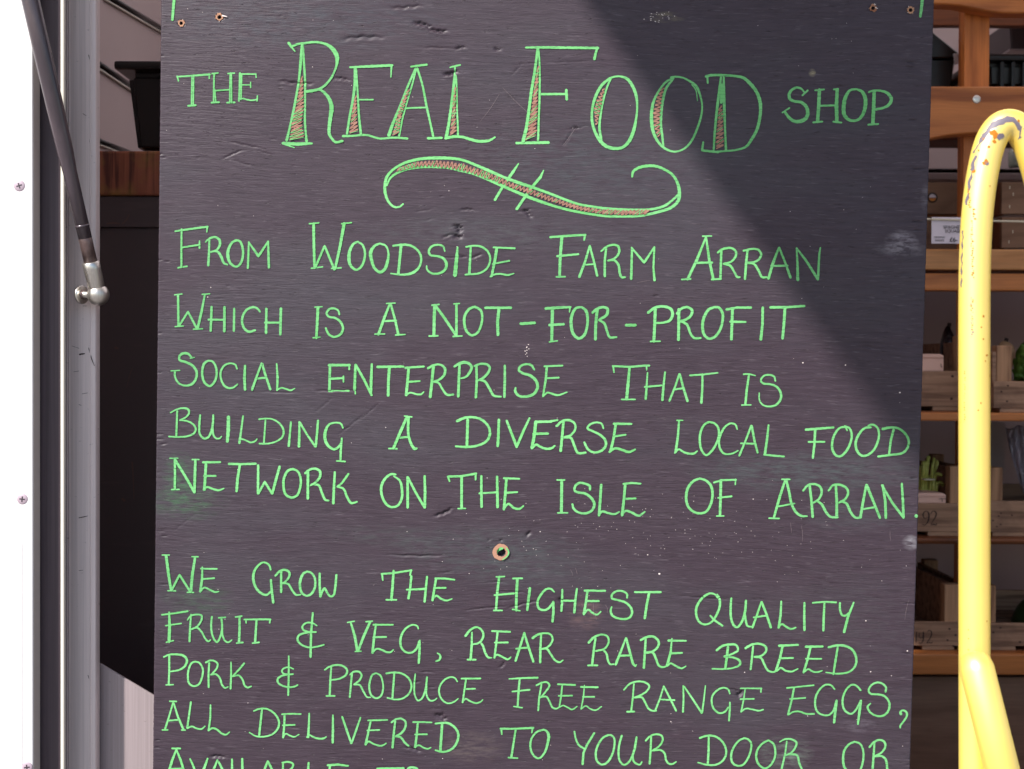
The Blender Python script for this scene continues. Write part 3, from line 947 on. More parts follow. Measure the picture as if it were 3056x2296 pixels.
~ 1345,1478,20 1400,1485,24 1450,1560,26 1490,1605,24 1540,1602,18
~ 1610,1350,24 1570,1370,28 1540,1430,32 1530,1500,30 1550,1580,28 1600,1615,24 1650,1600,28 1690,1540,28 1700,1480,26 1690,1410,26 1650,1360,24 1610,1350,24
- 1748,1370,26 1748,1500,28 1755,1625,28
~ 1757,1625,26 1780,1560,28 1803,1535,28 1830,1580,26 1865,1622,24 1900,1610,26 1920,1520,28 1932,1385,26
W THE
T 1040 1340 600
w 24
- 365,1375,24 500,1365,24 695,1335,22
- 370,1375,24 378,1445,18
- 688,1340,24 678,1390,20
- 497,1340,26 485,1520,32 472,1660,32
- 415,1660,20 530,1660,20
- 692,1400,28 680,1530,28 660,1645,30
- 865,1405,24 852,1530,28 838,1680,28
- 640,1548,20 850,1540,28
- 955,1425,24 1060,1425,24 1168,1440,20
- 965,1425,28 945,1540,28 925,1665,30
- 940,1530,22 1070,1528,22
~ 925,1660,22 965,1615,24 1020,1650,24 1080,1668,22 1140,1650,14
W HIGHEST
T 1360 1700 500
- 575,95,34 548,300,36 532,540,32
- 535,98,22 645,92,22
- 815,120,38 803,300,40 798,540,36
- 755,118,26 880,116,26
- 510,338,26 770,315,30
- 500,540,24 615,540,22
- 750,525,24 850,545,18
- 980,245,38 960,400,38 945,535,34
T 1600 1680 600
~ 200,320,16 160,285,24 110,290,26 50,355,28 15,430,26 30,500,28 80,520,26 130,505,28 180,445,24
- 188,430,30 190,540,30 180,645,30
- 288,295,24 285,420,28 278,530,26
- 448,285,24 430,420,28 420,545,30
- 300,415,24 430,418,26
- 535,305,28 760,308,24
- 565,310,28 548,430,28 525,565,32
- 555,420,26 690,420,24
~ 525,565,24 570,515,24 620,550,24 670,570,22 712,535,16
~ 1000,385,22 1000,345,24 960,315,24 890,310,24 835,350,26 835,390,26 900,410,24 980,435,26 1040,490,28 1055,550,28 1030,600,26 980,618,26 900,610,24 840,580,28 820,530,26 830,485,20
- 1085,322,24 1370,322,28
- 1242,335,30 1215,470,30 1195,610,30
W QUALITY
~ 1995,385,20 1970,350,20 1920,335,24 1860,360,28 1800,420,30 1762,500,30 1765,590,28 1800,655,26 1860,678,24 1930,650,24 1985,570,28 2020,470,28 2015,390,28 1990,345,14
- 1915,580,20 1960,630,26 2050,692,24
T 2170 1680 600
~ 45,390,24 38,500,28 45,620,28 75,690,28 110,708,26 160,650,28 195,540,30 207,415,26
~ 195,560,24 205,640,26 225,695,24 265,702,18
- 375,430,22 325,580,26 278,710,28
- 378,430,28 430,560,28 480,710,30
- 290,600,20 430,580,24
- 595,425,22 588,570,28 568,710,30
~ 562,715,22 600,675,24 660,710,24 705,728,24 755,712,18
- 850,440,24 848,590,28 850,740,30
- 940,440,20 1070,430,22 1200,435,22
- 1070,435,24 1062,590,28 1058,745,28
~ 1240,440,24 1242,520,26 1265,575,24 1300,580,24 1340,550,20
- 1392,435,22 1330,590,30 1285,762,32
T 480 1800 500
W FRUIT
w 26
- 15,155,24 180,135,26 355,108,28
- 112,120,24 118,300,44 110,510,44
- 65,298,22 272,268,22
- 72,518,18 168,495,20
- 400,148,22 388,330,30 380,505,30
~ 352,225,16 395,170,26 480,150,26 540,165,28 535,230,28 480,310,26 410,345,24
~ 410,340,22 480,325,26 540,380,28 590,470,26 630,505,26 658,485,20
~ 675,180,26 665,300,28 680,420,28 720,500,28 745,515,28 790,430,28 810,320,28 800,195,28
- 765,195,24 855,188,22
~ 812,330,26 815,420,26 850,500,24 890,518,24 938,488,18
- 1040,190,30 1040,360,34 1032,525,34
- 985,185,22 1070,172,26
- 1002,528,26 1085,520,26
- 1102,218,24 1280,215,26 1450,215,28
- 1125,222,24 1128,265,20
- 1445,215,26 1438,262,22
- 1265,225,30 1255,380,34 1245,525,34
- 1212,528,24 1300,518,24
W &
- 2008,130,28 1985,400,34 1978,710,34
~ 2062,298,20 2000,262,24 1920,262,26 1870,310,28 1880,350,28 1940,378,28 2050,382,26
~ 1990,385,24 1900,395,28 1820,430,30 1808,490,32 1860,550,28 1960,585,26 2060,575,26 2155,550,24
W VEG
T 930 1740 500
w 28
- 515,515,26 570,700,38 605,900,38
- 775,510,34 690,700,38 615,895,34
- 472,522,18 565,505,22
- 718,512,22 805,505,22
- 575,905,20 655,900,20
- 815,552,28 1075,552,24
- 850,545,26 825,720,34 805,920,38
- 815,718,28 985,712,28
~ 800,925,24 860,870,26 930,885,28 1000,915,28 1050,910,26 1080,880,18
~ 1410,605,20 1395,570,24 1340,552,24 1270,580,28 1200,660,32 1172,770,34 1190,860,30 1250,915,28 1320,920,30 1390,860,32 1420,770,28
- 1428,760,26 1425,900,36 1415,1055,34
~ 1660,925,18 1695,950,28 1700,985,32 1680,1020,28 1640,1032,20
W REAR
T 1360 1700 500
w 30
- 215,830,24 212,1000,34 197,1190,34
~ 130,875,36 190,800,34 270,760,28 330,785,28 365,850,32 350,920,32 300,970,28 230,985,24
~ 330,965,28 360,1010,32 390,1100,32 430,1160,30 475,1165,18
- 155,1190,26 265,1190,26
- 480,812,28 720,822,28
- 553,830,30 535,980,30 512,1165,30
- 515,965,24 690,962,28
~ 510,1160,20 545,1125,28 610,1150,28 690,1185,26 728,1155,20
- 905,835,28 850,1020,34 790,1205,34
- 905,835,30 960,1020,34 1025,1215,34
- 795,1045,22 960,1028,30
- 1128,850,28 1118,1040,32 1115,1225,34
~ 1015,905,36 1080,860,34 1170,840,26 1250,855,28 1280,920,28 1240,1000,30 1180,1040,28 1105,1050,22
~ 1110,1050,24 1200,1045,30 1250,1110,30 1310,1195,28 1370,1222,28 1418,1195,16
W RARE
- 1845,905,30 1820,1080,34 1800,1265,34
~ 1755,965,36 1830,890,34 1930,858,26 2000,880,28 2020,950,28 1970,1040,28 1850,1075,28
~ 1940,1055,28 1990,1110,30 2010,1200,30 2040,1250,26 2085,1250,22
- 1745,1265,26 1872,1265,26
T 1600 1680 600
w 28
- 988,825,20 930,980,28 875,1118,32
- 990,830,28 1030,980,30 1065,1110,30 1090,1135,24
- 1090,1138,22 1104,1120,16
- 930,1022,26 1030,1018,22
- 1205,840,26 1195,1000,28 1185,1155,30
~ 1150,850,28 1220,815,28 1290,812,28 1345,860,28 1345,910,28 1290,970,26 1205,985,22
~ 1215,990,24 1280,985,28 1320,1060,28 1350,1130,26 1390,1148,24 1425,1140,20
- 1455,855,28 1650,857,20
- 1493,832,16 1480,980,28 1440,1130,34
- 1480,995,26 1605,990,24
~ 1440,1135,22 1480,1105,22 1530,1130,24 1600,1160,22 1648,1135,14
W BREED
- 2110,925,30 2095,1050,30 2080,1165,28
~ 1985,962,28 2050,915,28 2130,898,28 2200,905,26 2220,960,26 2150,1005,24 2070,1030,24
~ 2070,1032,24 2180,1045,24 2240,1080,28 2240,1120,26 2170,1155,20 2060,1168,20 1935,1165,18
T 2170 1680 600
~ 200,940,28 270,900,28 350,890,26 420,920,28 430,965,28 380,1020,24 300,1035,22
- 285,920,24 272,1050,26 258,1172,24
~ 300,1035,24 370,1045,26 410,1120,26 450,1185,24 510,1200,22 550,1180,22
- 570,912,30 780,902,24
- 610,915,28 580,1050,30 535,1190,30
- 590,1050,24 725,1045,22
~ 545,1190,20 590,1155,24 640,1185,22 710,1195,22 778,1165,16
- 865,922,30 1050,920,26
- 915,930,28 885,1060,28 840,1205,28
- 865,1055,22 1035,1055,20
~ 845,1200,20 890,1170,22 950,1198,22 1000,1200,22 1045,1185,16
- 1215,930,24 1190,1080,28 1168,1225,24
~ 1115,930,26 1200,910,28 1300,915,28 1380,960,28 1420,1050,28 1410,1130,26 1350,1195,22 1220,1220,22 1085,1205,14
W PORK
T 480 1800 500
w 26
- 112,700,30 112,900,28 105,1075,28
~ 40,712,24 110,682,26 200,678,28 300,695,34 345,750,34 320,830,32 250,880,26 125,905,22
- 70,1080,20 168,1078,20
~ 460,772,26 410,790,28 370,870,28 358,970,28 375,1060,28 430,1095,26 500,1075,28 545,980,28 555,870,26 510,790,26 460,772,24
- 640,790,28 630,950,28 632,1110,28
~ 595,785,28 650,758,26 710,765,26 750,800,26 740,860,26 690,920,24 665,945,20
~ 660,945,22 730,940,26 780,990,28 810,1080,28 850,1120,26 890,1105,20
- 928,780,20 930,950,28 922,1130,28
- 1102,795,28 1040,870,28 950,965,22
~ 950,968,20 1030,955,26 1080,1010,28 1110,1090,28 1150,1115,26 1195,1098,22
W &
- 1690,700,22 1690,950,28 1683,1215,28
~ 1752,870,20 1700,848,22 1640,855,24 1600,890,26 1620,930,26 1680,940,26 1745,938,26
~ 1670,945,22 1600,960,28 1545,1000,30 1550,1050,28 1620,1095,26 1710,1110,26 1770,1100,26 1808,1080,22
W PRODUCE
T 940 1980 500
- 215,50,24 203,230,30 195,425,30
~ 130,85,24 190,45,26 280,22,28 370,35,28 425,90,30 410,150,30 330,200,26 195,222,22
- 150,430,24 262,430,24
- 490,125,28 475,280,28 460,445,28
~ 462,150,20 510,112,28 580,110,28 615,150,28 590,220,28 520,275,24
~ 515,280,22 590,285,26 640,370,26 690,445,22 735,448,16
~ 810,128,24 760,150,28 725,240,28 718,330,28 745,420,28 810,460,26 870,430,28 900,340,26 895,250,24 865,160,26 810,128,22
- 1048,130,28 1035,300,30 1022,465,28
~ 940,132,26 1050,120,28 1150,135,28 1240,200,28 1275,300,28 1240,400,28 1150,465,26 1050,475,24 955,455,22
~ 1325,140,20 1312,280,24 1320,420,24 1360,490,24 1410,465,26 1460,340,28 1480,180,26
~ 1475,300,20 1475,420,26 1520,490,24 1570,488,22 1610,460,16
~ 1880,240,20 1850,195,22 1800,180,24 1720,210,26 1650,300,26 1640,390,26 1680,480,26 1750,525,24 1830,510,24 1890,465,18
- 1935,200,26 2185,198,26
- 1995,205,26 1975,340,26 1950,515,26
- 1970,340,24 2115,335,24
~ 1945,515,20 1990,468,24 2050,500,24 2130,525,24 2190,505,20 2215,480,16
W FREE
T 1400 1980 500
- 528,205,18 700,195,28 905,190,32
- 668,200,28 652,380,32 640,570,28
- 570,372,24 800,348,26
- 590,568,22 702,585,22
- 955,280,26 925,450,28 912,620,26
~ 890,290,28 960,255,26 1030,250,26 1060,290,28 1020,360,26 945,450,22
~ 945,445,22 1020,440,26 1060,500,26 1100,580,26 1150,598,24 1185,580,20
- 1170,275,24 1400,285,28
- 1228,295,24 1215,430,26 1190,580,22
- 1180,428,22 1362,425,24
~ 1190,580,18 1240,555,20 1300,580,22 1360,608,22 1425,568,16
- 1475,310,26 1700,315,28
- 1522,290,16 1510,440,22 1478,605,20
- 1500,442,22 1655,442,22
~ 1478,605,16 1540,562,20 1600,600,20 1670,618,22 1748,570,18
W RANGE
T 1850 1980 500
- 185,270,22 170,450,26 148,635,28
~ 52,350,22 130,270,26 240,238,26 340,255,28 388,300,28 350,370,28 260,425,26 180,452,20
~ 190,452,22 290,450,28 330,510,28 380,600,28 430,625,26 480,625,22
- 95,638,28 190,635,28
- 578,300,22 530,460,26 468,618,28
- 580,305,26 660,460,28 742,625,28
- 530,475,20 720,485,28
- 835,295,22 840,460,26 832,640,28
- 848,305,22 960,470,28 1080,655,28
- 1128,295,18 1110,460,24 1085,650,28
~ 1450,400,22 1430,345,24 1370,320,26 1290,350,28 1220,430,28 1212,520,28 1240,600,28 1310,655,28 1380,640,28 1430,580,26
- 1452,515,24 1450,620,28 1440,758,26
- 1590,330,20 1870,330,24
- 1865,330,24 1860,380,22
- 1652,345,18 1635,470,22 1600,640,26
- 1590,472,24 1770,468,24
~ 1598,640,20 1660,598,24 1740,605,24 1830,625,24 1892,610,22
W EGGS
T 2270 1980 500
- 345,325,24 700,288,24
- 440,325,28 410,480,30 360,675,28
- 385,470,24 590,455,22
~ 360,680,22 430,640,24 510,635,26 600,665,26 705,665,28
~ 975,340,22 930,290,26 860,280,26 790,330,28 730,430,30 718,550,30 750,640,28 820,680,26 900,680,26 960,620,28 995,500,26
- 1000,490,36 985,620,40 968,780,34
~ 1318,355,26 1270,300,28 1210,280,28 1140,330,28 1090,430,30 1080,530,30 1110,620,30 1190,665,28 1250,620,28 1310,510,26
- 1322,490,36 1305,620,40 1282,800,30
~ 1648,375,30 1655,320,30 1610,270,28 1540,252,28 1460,290,28 1425,360,28 1450,400,28 1550,410,28 1630,430,30 1690,500,30 1700,570,32 1670,650,32 1600,695,30 1520,690,28 1440,640,28 1412,570,30 1450,530,20
~ 1850,670,40 1845,645,34 1870,620,26 1920,640,30 1930,690,30 1890,760,28 1845,820,26 1842,850,24
W ALL
T 480 1980 500
- 165,510,24 110,700,26 55,875,30
- 168,515,24 225,700,30 300,875,32
- 118,500,22 208,502,22
- 20,878,22 95,878,22
- 275,880,22 325,880,22
- 100,755,24 225,745,26
- 398,510,26 375,680,28 350,850,30
~ 350,855,26 410,832,26 480,860,24 540,865,24 585,828,18
- 658,550,22 655,720,28 632,885,28
~ 632,885,24 680,855,28 740,870,28 800,920,28 860,940,26 910,905,18
W DELIVERED
- 1338,600,28 1318,780,32 1300,950,30
~ 1228,628,22 1300,600,26 1400,600,26 1500,660,28 1560,760,30 1550,850,30 1480,930,26 1370,965,24 1260,960,22 1170,910,18
- 1600,672,24 1730,665,24 1850,670,22
- 1635,675,30 1630,820,30 1615,980,30
- 1610,818,24 1770,812,24
~ 1612,980,22 1650,930,22 1710,955,24 1760,970,22 1825,938,16
- 1960,660,24 1955,820,30 1945,975,34
~ 1930,975,24 1960,945,22 2010,970,26 2080,992,28 2150,990,28 2185,970,18
T 940 1980 500
- 238,685,26 238,870,34 235,1045,34
- 360,705,26 420,880,34 480,1055,28
- 602,715,24 545,880,30 485,1050,28
- 700,752,22 830,750,26 958,745,22
- 738,755,28 705,910,30 670,1070,36
- 690,885,22 852,878,24
~ 670,1070,26 710,1030,26 770,1060,24 850,1085,26 900,1080,24 942,1052,18
- 1060,760,28 1040,940,34 1025,1110,34
~ 1010,780,28 1070,738,28 1140,730,28 1195,770,28 1190,850,32 1140,920,32 1060,965,24
~ 1060,965,24 1130,975,30 1190,1050,30 1250,1100,26
- 1295,775,26 1420,775,26 1542,780,22
- 1358,785,30 1345,930,32 1325,1105,36
- 1320,938,22 1480,935,26
~ 1315,1105,24 1370,1080,24 1440,1115,24 1490,1128,22 1530,1110,18
- 1680,790,36 1668,970,38 1655,1160,38
~ 1590,795,26 1670,785,32 1760,790,34 1840,840,34 1890,920,34 1885,1010,36 1830,1110,34 1740,1160,32 1660,1165,28 1590,1145,24
W TO
T 1400 1980 500
w 30
- 412,862,28 630,862,30 850,850,30
- 425,865,30 432,935,22
- 838,855,28 828,915,20
- 615,875,28 585,1060,30 558,1240,34
- 518,1242,24 642,1250,22
~ 980,875,28 900,900,28 830,980,28 808,1080,30 830,1180,30 880,1240,28 930,1250,28 1000,1170,32 1040,1040,38 1050,950,42 1020,890,30 980,872,26
W YOUR
~ 1390,900,26 1410,1000,26 1450,1080,28 1520,1125,28
- 1652,920,30 1560,1070,32 1510,1180,32 1498,1330,34
~ 1840,945,30 1770,980,30 1700,1080,30 1672,1190,32 1690,1290,30 1750,1335,28 1820,1310,32 1890,1200,30 1918,1080,28 1915,990,28 1880,950,28 1840,945,26
~ 2015,955,30 1985,1060,30 1972,1180,30 1990,1290,28 2045,1340,28 2110,1300,30 2170,1190,30
T 1850 1980 500
- 220,975,30 195,1130,34 165,1220,30
~ 170,1210,26 180,1290,28 220,1325,28 265,1335,26 290,1300,22
- 412,975,28 405,1150,30 392,1325,30
~ 340,1020,28 400,960,28 480,935,28 550,955,28 565,1010,28 520,1090,26 430,1150,26
~ 440,1150,24 540,1145,28 590,1190,30 610,1280,28 650,1325,28 700,1325,26 742,1298,20
W DOOR
- 1172,975,28 1170,1150,32 1160,1325,32
~ 1052,985,28 1130,958,30 1240,958,30 1330,1010,30 1390,1100,30 1400,1200,30 1350,1290,30 1260,1338,28 1150,1338,26 1030,1308,22
~ 1640,985,28 1570,1020,28 1500,1110,30 1468,1210,32 1485,1310,32 1550,1350,30 1620,1340,30 1690,1250,30 1730,1130,30 1730,1050,28 1690,1000,28 1640,985,26
~ 1960,1015,28 1890,1050,30 1820,1130,30 1798,1230,32 1830,1330,32 1910,1385,28 1980,1350,30 2040,1250,30 2050,1150,30 2025,1060,30 1960,1015,26
T 2270 1980 500
~ 250,1035,16 320,1000,26 400,1000,28 470,1040,30 460,1100,30 400,1180,26 310,1220,22
- 345,1030,22 322,1200,26 275,1400,30
~ 320,1215,22 400,1200,28 480,1215,30 510,1320,30 545,1400,28
W OR
~ 1240,1035,30 1170,1065,30 1105,1150,32 1088,1260,34 1105,1370,34 1170,1450,30
~ 1240,1035,28 1310,1060,28 1350,1140,28 1355,1250,30 1330,1370,30 1300,1430,28
- 1502,1045,28 1490,1220,32 1475,1420,34
~ 1435,1105,30 1500,1035,30 1570,1010,30 1630,1035,32 1645,1100,30 1590,1180,28 1500,1225,26
~ 1500,1230,24 1600,1225,30 1650,1270,32 1672,1420,34
W AVAILABLE
T 480 1980 500
w 30
- 205,1140,26 155,1270,36 105,1430,36
- 208,1140,26 265,1280,34 310,1430,34
- 150,1122,26 260,1122,26
- 110,1392,26 300,1388,30
- 388,1260,24 425,1340,30 460,1440,30
- 620,1255,26 590,1340,36 545,1450,36
- 748,1275,26 720,1350,32 680,1440,34
- 748,1275,26 790,1350,32 830,1440,34
- 940,1265,26 942,1430,34
- 1075,1260,32 1078,1430,36
- 1412,1290,28 1385,1360,34 1360,1430,34
- 1412,1290,28 1450,1360,34 1480,1430,34
- 1615,1310,26 1612,1430,34
~ 1605,1310,26 1680,1300,28 1745,1325,30 1740,1370,30 1700,1410,28
- 1952,1310,28 1945,1430,38
T 940 1980 500
- 170,1345,34 300,1335,34 440,1352,26
- 200,1350,34 190,1430,34
W TO
- 825,1390,36 1170,1385,36
- 1000,1395,30 990,1440,30
~ 1210,1430,30 1240,1380,34 1290,1372,34 1340,1385,32 1375,1430,30
"""
for wname, g_, b_ in parse(STROKES):
    nm = {'SWIRL': 'painted_flourish', 'BORDER': 'painted_border_line'}.get(wname, 'painted_word')
    g_.build(nm, M_green)
    b_.build('scribbled_shading', M_brown, kind='stuff')

# --- screw holes with torn paint, the plugged hole in the middle, pale flecks
def ring(name, px, py, r0, r1, mat, lift, ragged=0.15, n=26, dx=0, dy=0, **k):
    V_ = []; F_ = []
    for i in range(n):
        a = 2*math.pi*i/n
        for r, rg in ((r0, .10), (r1, ragged)):
            rr = r*(1+random.uniform(-rg, rg)) if r else 0
            ox, oy = (dx, dy) if r == r0 else (0, 0)
            u, v = P2L(px+ox+rr*math.cos(a), py+oy+rr*math.sin(a)); V_.append((u, -lift, v))
    for i in range(n):
        j = (i+1) % n; F_.append((2*i, 2*i+1, 2*j+1, 2*j))
    o = local_mesh(name, V_, F_, mat, board, **k); return o
for (px, py, r) in HOLES[:4]:
    ring('torn_screw_hole', px, py, r*.62, r*1.22, M_plyraw, 0.0005, .22)
    ink = Ink()
    for t in range(5):
        a = random.uniform(0, 6.28); ink.stroke([(px+r*.8*math.cos(a), py+r*.8*math.sin(a), 3), (px+r*1.5*math.cos(a+.3), py+r*1.5*math.sin(a+.3), 1.2)], .0006)
    ink.build('wood_splinter', M_fleck)
ink = Ink(); ink.stroke([(665, 48, 5), (678, 51, 2)], .0008); ink.build('wood_splinter', M_fleck)
ring('hole_rim', 1495, 1648, 13.5, 25, MB('bare_ply_rim', .7).col((.40, .21, .135)).m, 0.0007, .04, dx=1, dy=0)
def blob(name, pts, mat, lift):
    c = [catmull([(x, y, 0) for x, y in pts+[pts[0]]], 2)]
    V_ = [(P2L(p[0], p[1])[0], -lift, P2L(p[0], p[1])[1]) for p in c[0][:-1]]
    return local_mesh(name, V_, [tuple(range(len(V_)))[::-1]], mat)
gi = Ink(); gi.stroke(catmull([(1483, 1652, 6), (1485, 1643, 9), (1492, 1638, 10), (1500, 1636, 6)], 2), .0010)
gi.stroke(catmull([(1511, 1635, 4), (1518, 1647, 5), (1514, 1659, 4), (1500, 1670, 3)], 2), .0010); gi.build('green_ink_daub', M_green)

V_, F_ = [], []
def fleck(px, py, a, b, t):
    u, v = P2L(px, py); n0 = len(V_); m = 6
    for i in range(m):
        c, s_ = a*K*math.cos(6.283*i/m)*random.uniform(.7, 1.1), b*K*math.sin(6.283*i/m)*random.uniform(.7, 1.1)
        V_.append((u+c*math.cos(t)-s_*math.sin(t), -0.00012-h_at(u, v)*0, v+c*math.sin(t)+s_*math.cos(t)))
    F_.append(tuple(range(n0, n0+m)))
for px, py, a in [(2396,1083,3),(2523,1090,2.4),(2685,1172,3),(1612,1587,2),(1933,1656,2),(1968,1713,3.6),(2584,1853,2.6),(2708,1943,3),(2222,2007,2),(2248,1490,2),(2598,2005,2.5),(629,858,2),(620,887,2),(1151,1276,1.8),(1454,1427,1.6),(2002,2154,2),(1321,2264,1.8),(2660,2017,1.6),(2410,2137,1.6),(1340,570,1.5),(740,2098,1.5)]:
    fleck(px, py, a, a*.75, random.uniform(-.5, .5))
for i in range(250):
    if i < 150: px, py = random.gauss(1950, 330), random.gauss(1610, 70)
    else: px, py = random.uniform(480, 2700), random.uniform(10, 2290)
    if 470 < px < 2710: fleck(px, py, random.uniform(.6, 1.5), random.uniform(.5, 1.1), random.uniform(-.4, .4))
for i in range(26): fleck(random.gauss(1965, 22), random.gauss(52, 9), random.uniform(1, 3), .9, 0)
for i in range(9): fleck(random.gauss(1573, 4), 1030+i*4+random.uniform(-2, 2), random.uniform(1.2, 2.6), 1.3, 0)
local_mesh('paint_flecks', V_, F_, M_fleck, kind='stuff')
# fine pale scratches
sc_i = Ink()
for a, b, c, d in [(1702, 1700, 1709, 1718), (1717, 1695, 1723, 1716), (1771, 1800, 1781, 1850), (1735, 1802, 1738, 1812), (1806, 1805, 1812, 1830), (2358, 1560, 2362, 1590), (2392, 1570, 2394, 1618), (2656, 1585, 2658, 1615), (1590, 350, 1500, 262), (1490, 282, 1432, 365), (1680, 435, 1720, 380), (1900, 845, 1940, 838), (2712, 1790, 2700, 1850), (2256, 1215, 2258, 1222)]:
    m = ((a+c)/2+random.uniform(-4, 4), (b+d)/2+random.uniform(-3, 3), 1.1)
    sc_i.stroke(catmull([(a, b, .7), m, (c, d, .5)], 3), 0, .3)
sc_i.build('pale_scratches', MB('scratch', .6).col((.17, .13, .14)).m, kind='stuff')

# ================================================================ materials of the place
M_white = MB('white_grp_panel', 0.35, 0.5)
M_white = M_white.set(color=M_white.ramp(M_white.noise(M_white.mapping((3, 3, 2)), 1.0, 4), [(0.3, (.74, .72, .70)), (0.7, (.82, .80, .79))]))
M_side_shade = MB('panel_side_shade', .6).col((.46, .40, .375)).m  # white panel darkened: shade of the face turned from the sun
def metal(name, c, rough=.38, metallic=.85, vert=True):
    m = MB(name, rough, .5, metallic)
    g = m.noise(m.mapping((900, 900, 6) if vert else (6, 900, 900)), 1.0, 3, .6)
    g2 = m.noise(m.mapping((60, 60, 2.5)), 1.0, 3, .6)
    sp = m.ramp(m.noise(m.mapping((90, 90, 260), loc=(3, 1, 2)), 1.0, 3, .65), [(.68, 0.0), (.76, 1.0)])
    cc = m.mix(m.ramp(g, [(.3, 0.0), (.7, 1.0)]), tuple(x*.80 for x in c), c)
    cc = m.mix(m.math('MULTIPLY', m.ramp(g2, [(.45, 0.0), (.75, 1.0)]), .35), cc, tuple(x*.62 for x in c))
    cc = m.mix(m.math('MULTIPLY', sp, .55), cc, (.06, .045, .045))
    rr = m.ramp(g2, [(.3, rough-.08), (.7, rough+.12)])
    return m.set(color=cc, rough=rr, normal=m.bump(g, .12, .0004))
M_alu = metal('brushed_aluminium', (.78, .66, .64), .46, .12)
M_alu2 = metal('scuffed_aluminium_sheet', (.37, .305, .31), .5, .15)
M_cream = MB('cream_trim', .5).col((.72, .68, .58)).m
m = MB('black_rubber_seal', .55, .4)
M_seal = m.set(color=m.ramp(m.noise(m.mapping((300, 300, 4)), 1.0, 3), [(.3, (.050, .035, .041)), (.7, (.085, .060, .070))]))
m = MB('strut_paint', .25, .6, .3)
M_strut = m.set(color=m.ramp(m.noise(m.mapping((40, 40, 9)), 1.0, 4, .6), [(.42, (.070, .055, .064)), (.62, (.105, .080, .090)), (.75, (.19, .12, .11))]),
                normal=m.bump(m.noise(m.mapping((200, 200, 60)), 1.0, 3), .1, .0003))
m = MB('rusty_strut', .32, .6, .35)
M_rust = m.set(color=m.ramp(m.noise(m.mapping((90, 90, 50)), 1.0, 4, .65), [(.35, (.08, .052, .050)), (.55, (.14, .092, .085)), (.75, (.24, .165, .15))]))
M_steel = metal('zinc_steel', (.72, .68, .62), .28, .95)
m = MB('black_panel', .55, .35)
sc1 = m.ramp(m.noise(m.mapping((10, 10, 60)), 1.0, 4, .7), [(.62, 0.0), (.8, 1.0)])
M_blackpanel = m.set(color=m.mix(m.math('MULTIPLY', sc1, .5), (.10, .070, .070), (.17, .11, .10)))
M_plastic = MB('black_plastic', .30, .35).col((.012, .0095, .0095)).m
m = MB('grey_wall', .6, .3)
M_wall = m.set(color=m.ramp(m.noise(m.mapping((2, 2, 2)), 1.0, 3), [(.3, (.40, .315, .31)), (.7, (.46, .37, .36))]))
M_pine = wood('varnished_pine', (.58, .205, .055), (.30, .088, .022), ring=34, rough=.42)
M_pinev = wood('varnished_pine_upright', (.66, .21, .045), (.34, .090, .018), along='Z', ring=60, rough=.42, seed=2.0)
M_pined = wood('dark_pine', (.26, .085, .03), (.12, .035, .012), ring=30, rough=.5, seed=4.0)  # darker copy of the pine; on the rear rail it stands for shade
M_pinel = wood('pale_pine_board', (.62, .29, .11), (.40, .16, .05), ring=22, rough=.5, seed=6.0)
M_red = wood('red_stained_worktop', (.44, .135, .068), (.13, .036, .024), along='Z', ring=200, rough=.5, seed=3.0, stain=(.36, .22, .04))
M_crate = wood('weathered_crate_wood', (.46, .27, .17), (.22, .12, .075), ring=90, rough=.8, seed=5.0, bump=.4, stain=(.16, .09, .06))
M_cratev = wood('weathered_crate_post', (.52, .29, .16), (.28, .145, .08), along='Z', ring=90, rough=.8, seed=8.0, bump=.4)
M_brownply = wood('brown_ply', (.30, .17, .105), (.20, .105, .062), ring=14, rough=.7, seed=1.0)
M_pink = MB('pink_card', .8, .2).col((.82, .52, .42)).m
m = MB('card_white', .55, .3); M_card = m.col((.74, .66, .72)).m
M_print = MB('card_print', .6).col((.05, .04, .05)).m
M_stamp = MB('stamped_ink', .8, .1).col((.045, .03, .028)).m
M_string = MB('cream_cord', .8, .2).col((.62, .55, .42)).m
m = MB('yellow_gloss_paint', .55, .5); m.b.inputs['Coat Weight'].default_value = 1.0; m.b.inputs['Coat IOR'].default_value = 2.8; m.b.inputs['Coat Roughness'].default_value = .46
M_yellow = m.set(color=m.ramp(m.noise(m.mapping((12, 12, 7)), 1.0, 4), [(.3, (.84, .585, .045)), (.7, (.88, .65, .085))]),
                 normal=m.bump(m.noise(m.mapping((120, 120, 60)), 1.0, 3), .06, .0004))
M_chip = MB('bare_primer', .5, .4).col((.16, .135, .165)).m
M_rustdot = MB('rust_spot', .7, .2).col((.45, .16, .012)).m
m = MB('concrete', .9, .2)
M_ground = m.set(color=m.ramp(m.noise(m.mapping((1.2, 1.2, 1.2)), 1.0, 6, .65), [(.3, (.17, .16, .155)), (.7, (.26, .245, .235))]), normal=m.bump(m.noise(m.mapping((80, 80, 80)), 1.0, 4), .4, .003))

# ================================================================ ground and the trailer round the sign
bm = bmesh.new()
for v in ((-60, -60), (60, -60), (60, 60), (-60, 60)): bm.verts.new((v[0]*8, v[1]*8, 0))
bm.faces.new(bm.verts); mesh_obj('ground', bm, M_ground, kind='structure')

# the lifted hatch: its left edge must throw its shadow along the diagonal seen on the board
ALPHA = 19.0
pA = on_board(1800, 0); pB = on_board(2690, 1262)
slope = (pB.z - pA.z)/(pB.x - pA.x)
tanaz = math.tan(R(SUN_AZ)); drop = math.tan(R(SUN_EL))/math.cos(R(SUN_AZ))
need = slope*tanaz + drop                     # = tan(alpha)
ALPHA_T = need
HINGE_Y = 1.16
xl = -0.46
